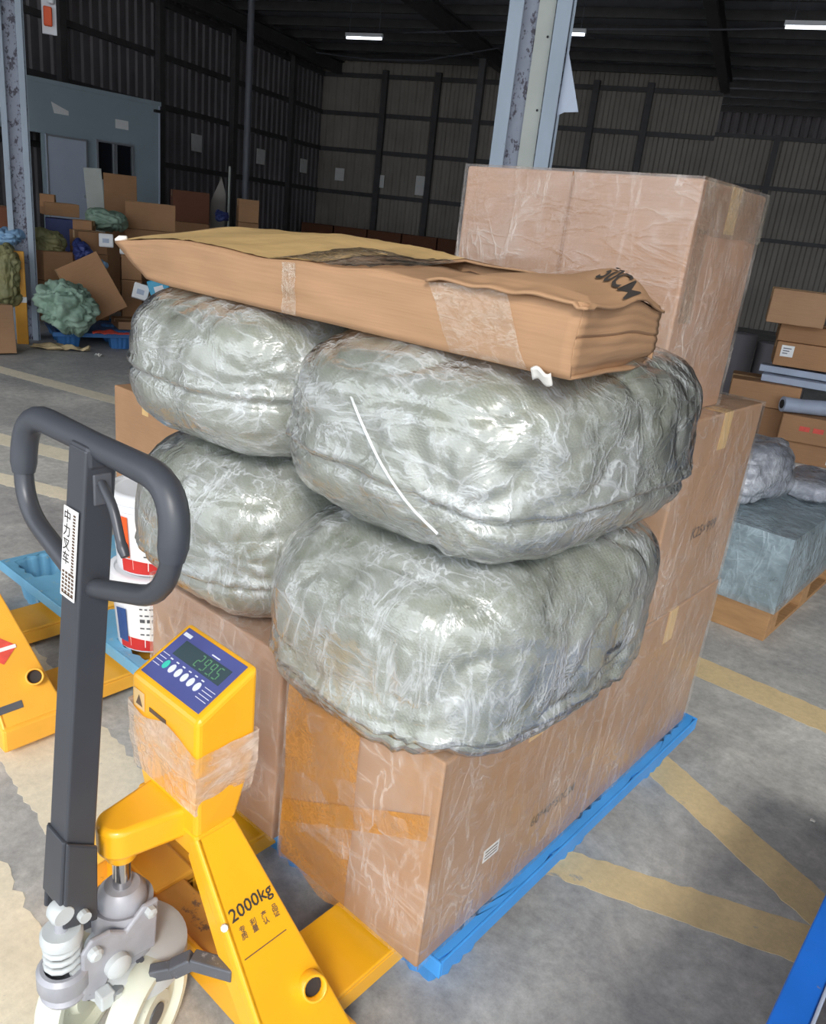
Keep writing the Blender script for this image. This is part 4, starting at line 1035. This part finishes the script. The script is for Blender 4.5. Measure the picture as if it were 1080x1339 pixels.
# grey plastic profiles lying on the flat carton
q = Vector(c4.location) + U*.32 + V*.05
t = thing('profile_bundle', 'bundle of pale grey plastic profiles lying on the flat carton', 'bundle', (q.x, q.y, .731), BANG-.10)
for k, (dx, z0, h, y) in enumerate(((0,0,.045,-.16),(.03,.0,.05,.0),(.0,.0,.045,.14),(-.03,.050,.045,-.08),(.02,.053,.045,.08))):
    MB().box(-.34+dx, .34+dx, y-.06, y+.06, z0, z0+.006).box(-.34+dx, .34+dx, y-.06, y-.054, z0, z0+h).box(-.34+dx, .34+dx, y+.054, y+.06, z0, z0+h).box(-.34+dx, .34+dx, y-.06, y+.06, z0+h-.006, z0+h).build('profile', M['profile'], t, bevel=.003)
# roll of film lying across
a_ = Vector((c3.location.x, c3.location.y, 0)) - U*.33 - V*.22; b_ = a_ + U*.42 + V*.16
t = thing('film_roll', 'pale blue-grey roll of plastic film lying on the red-printed carton', 'roll', (a_.x, a_.y, c3.location.z+.167))
d_ = (b_-a_)
MB().tube([Vector((0,0,.050)), Vector((d_.x*.25, d_.y*.25, .048)), Vector((d_.x, d_.y, .055))], [.048, .045, .054], 22).build('wound_film', M['profile'], t, smooth=50)
MB().tube([Vector((-d_.x*.01, -d_.y*.01, .050)), Vector((d_.x*.02, d_.y*.02, .050))], .028, 16).build('core_bore', M['dark'], t)
# dark wrapped rolls standing behind
for k, (dx, dy) in enumerate(((-.10, .95), (.12, 1.05), (.32, .98))):
    q = Vector(c4.location) + U*(dx-.1) + V*dy; q.z = 0
    o = MB().lathe([(0,0),(.10,0),(.105,.01),(.105,.92-.05*k),(.09,.93-.05*k),(.03,.93-.05*k),(.03,.87)], n=18).build('standing_roll', M['sheet_dark'], loc=q, smooth=40)
    tag(o, ['dark grey roll standing behind the far right cartons, leftmost', 'dark grey roll standing behind the far right cartons, middle', 'dark grey roll standing behind the far right cartons, rightmost'][k], 'roll', 'standing rolls')

# ------------------------------------------------------------------ jumble of goods around the left column
def face_rz(p): return math.atan2(p.y, p.x) - pi/2
def pile(label, cx, by, wpx, hpx, d, dep, m=0, off=0.0, roll=0.0, lean=0.0, group='cartons heaped at the left', under=None, tape='tape', z=None):
    p = at(cx, by, d); k = ppm(cx, by, d); w, h = wpx/k, hpx/k; rz = face_rz(p) + off
    if z is not None: p.z = z
    q = p + Vector((-sin(rz), cos(rz), 0))*dep/2
    if p.z < .02: q.z = .0
    t = carton(label, (w, dep, h), q, rz, m, group, tape=tape, rot=(lean, roll, rz))
    if under and q.z > .1:
        zb_ = .149 if (Vector((q.x, q.y, 0))-Vector((-7.60, 4.22, 0))).length < .85 else 0.0
        carton(under, (w*1.02, dep*1.02, q.z-.004-zb_), (q.x, q.y, zb_), rz, random.choice((1,4)), group, tape=None)
    return t
nine_foot_pallet('blue plastic pallet beneath the green sack at the left', (-7.60, 4.22, 0), 1.0, 1.2, M['pallet_dark'], rz=radians(-20))
pile('open two-sided carton behind the green sack', 78, 367, 40, 36, 8.75, .34, 1, .5, under='large carton propping up the one behind the green sack')
pile('small carton topping the heap left of the pale door', 108, 306, 24, 17, 9.5, .2, 1, -.2, under='brown carton under the small topmost one left of the long carton')
pile('carton under the small topmost one in the heap', 122, 332, 36, 27, 9.0, .3, 4, .3, under='floor-level carton deep in the left heap')
pile('carton with purple packet on it in the heap', 172, 366, 26, 40, 8.9, .25, 1, -.3, under='carton standing beneath the purple packet')
pile('tall brown carton in the shade behind the heap', 185, 384, 44, 84, 9.7, .4, 4, .1, z=.0)
pile('wide carton level with the end of the long carton', 197, 301, 62, 33, 10.2, .4, 1, .0, under='wide carton stacked under another at the left heap')
pile('flat carton on the navy crate beside the column', 82, 283, 42, 16, 10.0, .3, 1, .2)
pile('little carton above the navy crate', 62, 271, 18, 16, 10.05, .16, 1, -.1)
pile('narrow upright carton left of the column', 22, 302, 13, 34, 9.4, .3, 1, .1, under='carton on the floor left of the column, under the narrow one')
pile('dark carton at the left frame edge', 6, 306, 18, 34, 9.6, .3, 'rust_box', .0, under='carton at the very left under the dark one')
pile('tan carton leaning at the bottom of the left column', 4, 452, 34, 62, 7.7, .3, 0, .3, 0, -.1, z=.02)
pile('tilted brown carton resting on its corner beside the green sack', 142, 412, 56, 76, 8.35, .16, 1, .15, radians(-28), -.15, z=.28)
pile('flat tan carton on the blue pallet at the left', 186, 414, 60, 10, 8.5, .4, 0, .2, z=.150)
p = at(82, 303, 9.95); k = ppm(82, 303, 9.95)
t = thing('plastic_crate', 'navy plastic crate below the flat carton by the column', 'crate', (p.x, p.y, 0), face_rz(p)); hh = p.z + .13
MB().box(-.17,.17,0,.28,0,hh).build('shell', M['navy_crate'], t, bevel=.006)
for z in (.2,.45,.7): MB().box(-.175,.175,-.005,.285,z,z+.03).build('crate_rib', M['navy_crate'], t, bevel=.004)
# sacks and sheets of the heap
def heap(label, cx, by, wpx, hpx, d, m, seed, dep=.2, z=None, name='heaped_sack', cat='sack', e=2.6, roll=0.0, group='sacks heaped at the left', lump=.05, crease=.03):
    p = at(cx, by, d); k = ppm(cx, by, d); w, h = wpx/k/2, hpx/k/2
    if z is not None: p.z = z
    if p.z < 0: p.z = 0
    return sack(label, p, (w, dep, h), m=m, film=None, e=e, n=22, seed=seed, lump=lump, crease=crease, rot=(0, roll, face_rz(p)), name=name, cat=cat, group=group)
heap('crumpled pale green woven sack on the blue pallet at the left', 88, 437, 72, 70, 8.05, 'sack_green', 41, .24, .150, lump=.07, crease=.06)
heap('olive woven sack slumped over the carton by the column', 62, 336, 44, 36, 8.95, 'sack_olive', 43, .2)
heap('grey-green sack on top of the heap before the booth', 138, 301, 50, 26, 9.9, 'sack_green', 45, .25)
heap('tall olive sack at the left frame edge', 14, 400, 34, 80, 8.35, 'sack_olive', 47, .22)
heap('white-blue bag lying on the sacks left of the column', 12, 322, 36, 24, 8.6, 'blue_sheet', 49, .18, name='plastic_bag', cat='bag')
heap('dark bundle wedged between cartons of the heap', 108, 344, 22, 26, 8.8, 'navy_crate', 53, .15)
heap('light blue plastic sheet crumpled over the heap', 122, 362, 50, 26, 8.85, 'blue_sheet', 55, .10, roll=radians(-28), name='plastic_sheet', cat='sheet', lump=.07, crease=.06)
def packet(label, cx, by, wpx, hpx, d, m, th=.06, roll=0.0, lean=0.0, lab='paper'):
    p = at(cx, by, d); k = ppm(cx, by, d); w, h = wpx/k, hpx/k
    t = thing('packet', label, 'packet', p, rot=(lean, roll, face_rz(p)), group='small packets in the left heap')
    MB().box(-w/2, w/2, 0, th, 0, h).build('wrapper', M[m], t, bevel=.012, seg=3)
    MB().box(-w*.25, w*.2, -.002, 0, h*.3, h*.62).build('packet_label', M[lab], t)
packet('bright turquoise packet just left of the upper left sack', 212, 389, 26, 24, 8.3, 'turq', .08, radians(-18), -.2)
packet('white packet with grey print beside the turquoise one', 182, 391, 20, 20, 8.35, 'paper', .08, radians(14), -.2, 'profile')
packet('white square packet high in the heap', 139, 323, 18, 17, 8.85, 'paper', .03, 0, -.2, 'profile')
packet('small purple and white packet on a carton of the heap', 166, 333, 18, 7, 8.85, 'paper', .08, 0, 0, 'navy_crate')
def scrap(label, name, pts, m, loc, cat, rz=0.0):
    o = MB().grid(lambda s, t_: Vector((pts[0]*(s-.5), pts[1]*(t_-.5)*(1-.4*s), .004+pts[2]*abs(noise.noise(Vector((s*3, t_*3, pts[0]*9)))))), 10, 8).build(name, M[m], loc=loc, smooth=180, solid=.003)
    o.rotation_euler = (0, 0, rz); return tag(o, label, cat)
scrap('torn yellow paper on the floor before the blue pallet', 'paper_scrap', (.50,.16,.09), 'line', gz(80, 458), 'scrap', radians(52))
scrap('tiny white scrap on the floor before the blue pallet', 'paper_scrap', (.07,.05,.04), 'foam', gz(129, 466), 'scrap')
scrap('red and white wrapper lying on the left blue pallet', 'wrapper_scrap', (.34,.14,.05), 'red_sticker', gz(146, 437, .155), 'scrap', radians(65))
scrap('tiny white scrap on the floor right of the crossing lines', 'paper_scrap', (.012,.012,.008), 'foam', gz(1062, 1075), 'scrap')
# yellow guard board at the column foot
p = at(30, 443, 8.3); p.z = 0
t = thing('guard_board', 'upright yellow board strapped to the foot of the left column', 'board', p, face_rz(p))
MB().box(-.05, .05, -.02, .02, 0, .83).build('plank', M['board'], t, bevel=.006)
MB().box(-.052, .052, -.024, .024, .38, .43).build('strap', M['paper'], t)
# boards leaning on the booth
p = at(160, 300, 10.9); p.z = 0
o = MB().box(-.19, .19, -.012, .012, 0, 1.62).build('cardboard_sheet', CARD[4], loc=p, bevel=.003); o.rotation_euler = (radians(-6), 0, face_rz(p)+.1)
tag(o, 'brown cardboard sheet leaning on the booth below its window', 'sheet')
p = at(136, 300, 10.95); p.z = 0
o = MB().box(-.10, .10, -.010, .010, 0, 1.66).build('pale_board', M['cream'], loc=p, bevel=.003); o.rotation_euler = (radians(-6), radians(-4), face_rz(p))
tag(o, 'pale narrow board leaning on the booth beside the door', 'board')
# dim goods along the far walls
pile('dark brown carton in the gloom right of the booth', 250, 291, 46, 38, 13.2, .5, 'rust_box', .1, under='dark carton on the floor right of the booth')
pile('light carton at the foot of the slim pole', 325, 291, 26, 28, 11.9, .35, 1, .1, under='carton on the floor by the slim pole')
for r in range(2):
    for k in range(5):
        q = uv(-10.2 + k*.92, 18.9 - .0*k, r*.58)
        carton(['leftmost', 'second', 'middle', 'fourth', 'rightmost'][k] + (' dark carton of the lower row in the far corner', ' dark carton of the upper row in the far corner')[r], (.88,.6,.575), q, BANG, 'rust_box', 'dark cartons in the far corner', tape=None)
heap('small blue bag on the floor beside the slim pole', 290, 290, 22, 18, 12.2, 'navy_crate', 61, .12, name='plastic_bag', cat='bag')
p = at(298, 285, 13.5); p.z = 0
o = MB().tube([(0,0,0), (-.12,.1,1.95)], .018, 8).build('broom_stick', M['cream'], loc=p); tag(o, 'thin pale stick leaning near the slim pole', 'stick')
p = at(278, 262, 13.8); p.z = 0
mb = MB().prism([(-.16,0,0), (.14,0,0), (.20,0,1.55), (.13,0,1.80), (-.02,0,1.45)], (0,.012,0)); o = mb.build('grey_sheet', M['sheet'], loc=p); o.rotation_euler = (radians(-5), 0, face_rz(p))
tag(o, 'torn grey sheet standing in the gloom left of the slim pole', 'sheet')
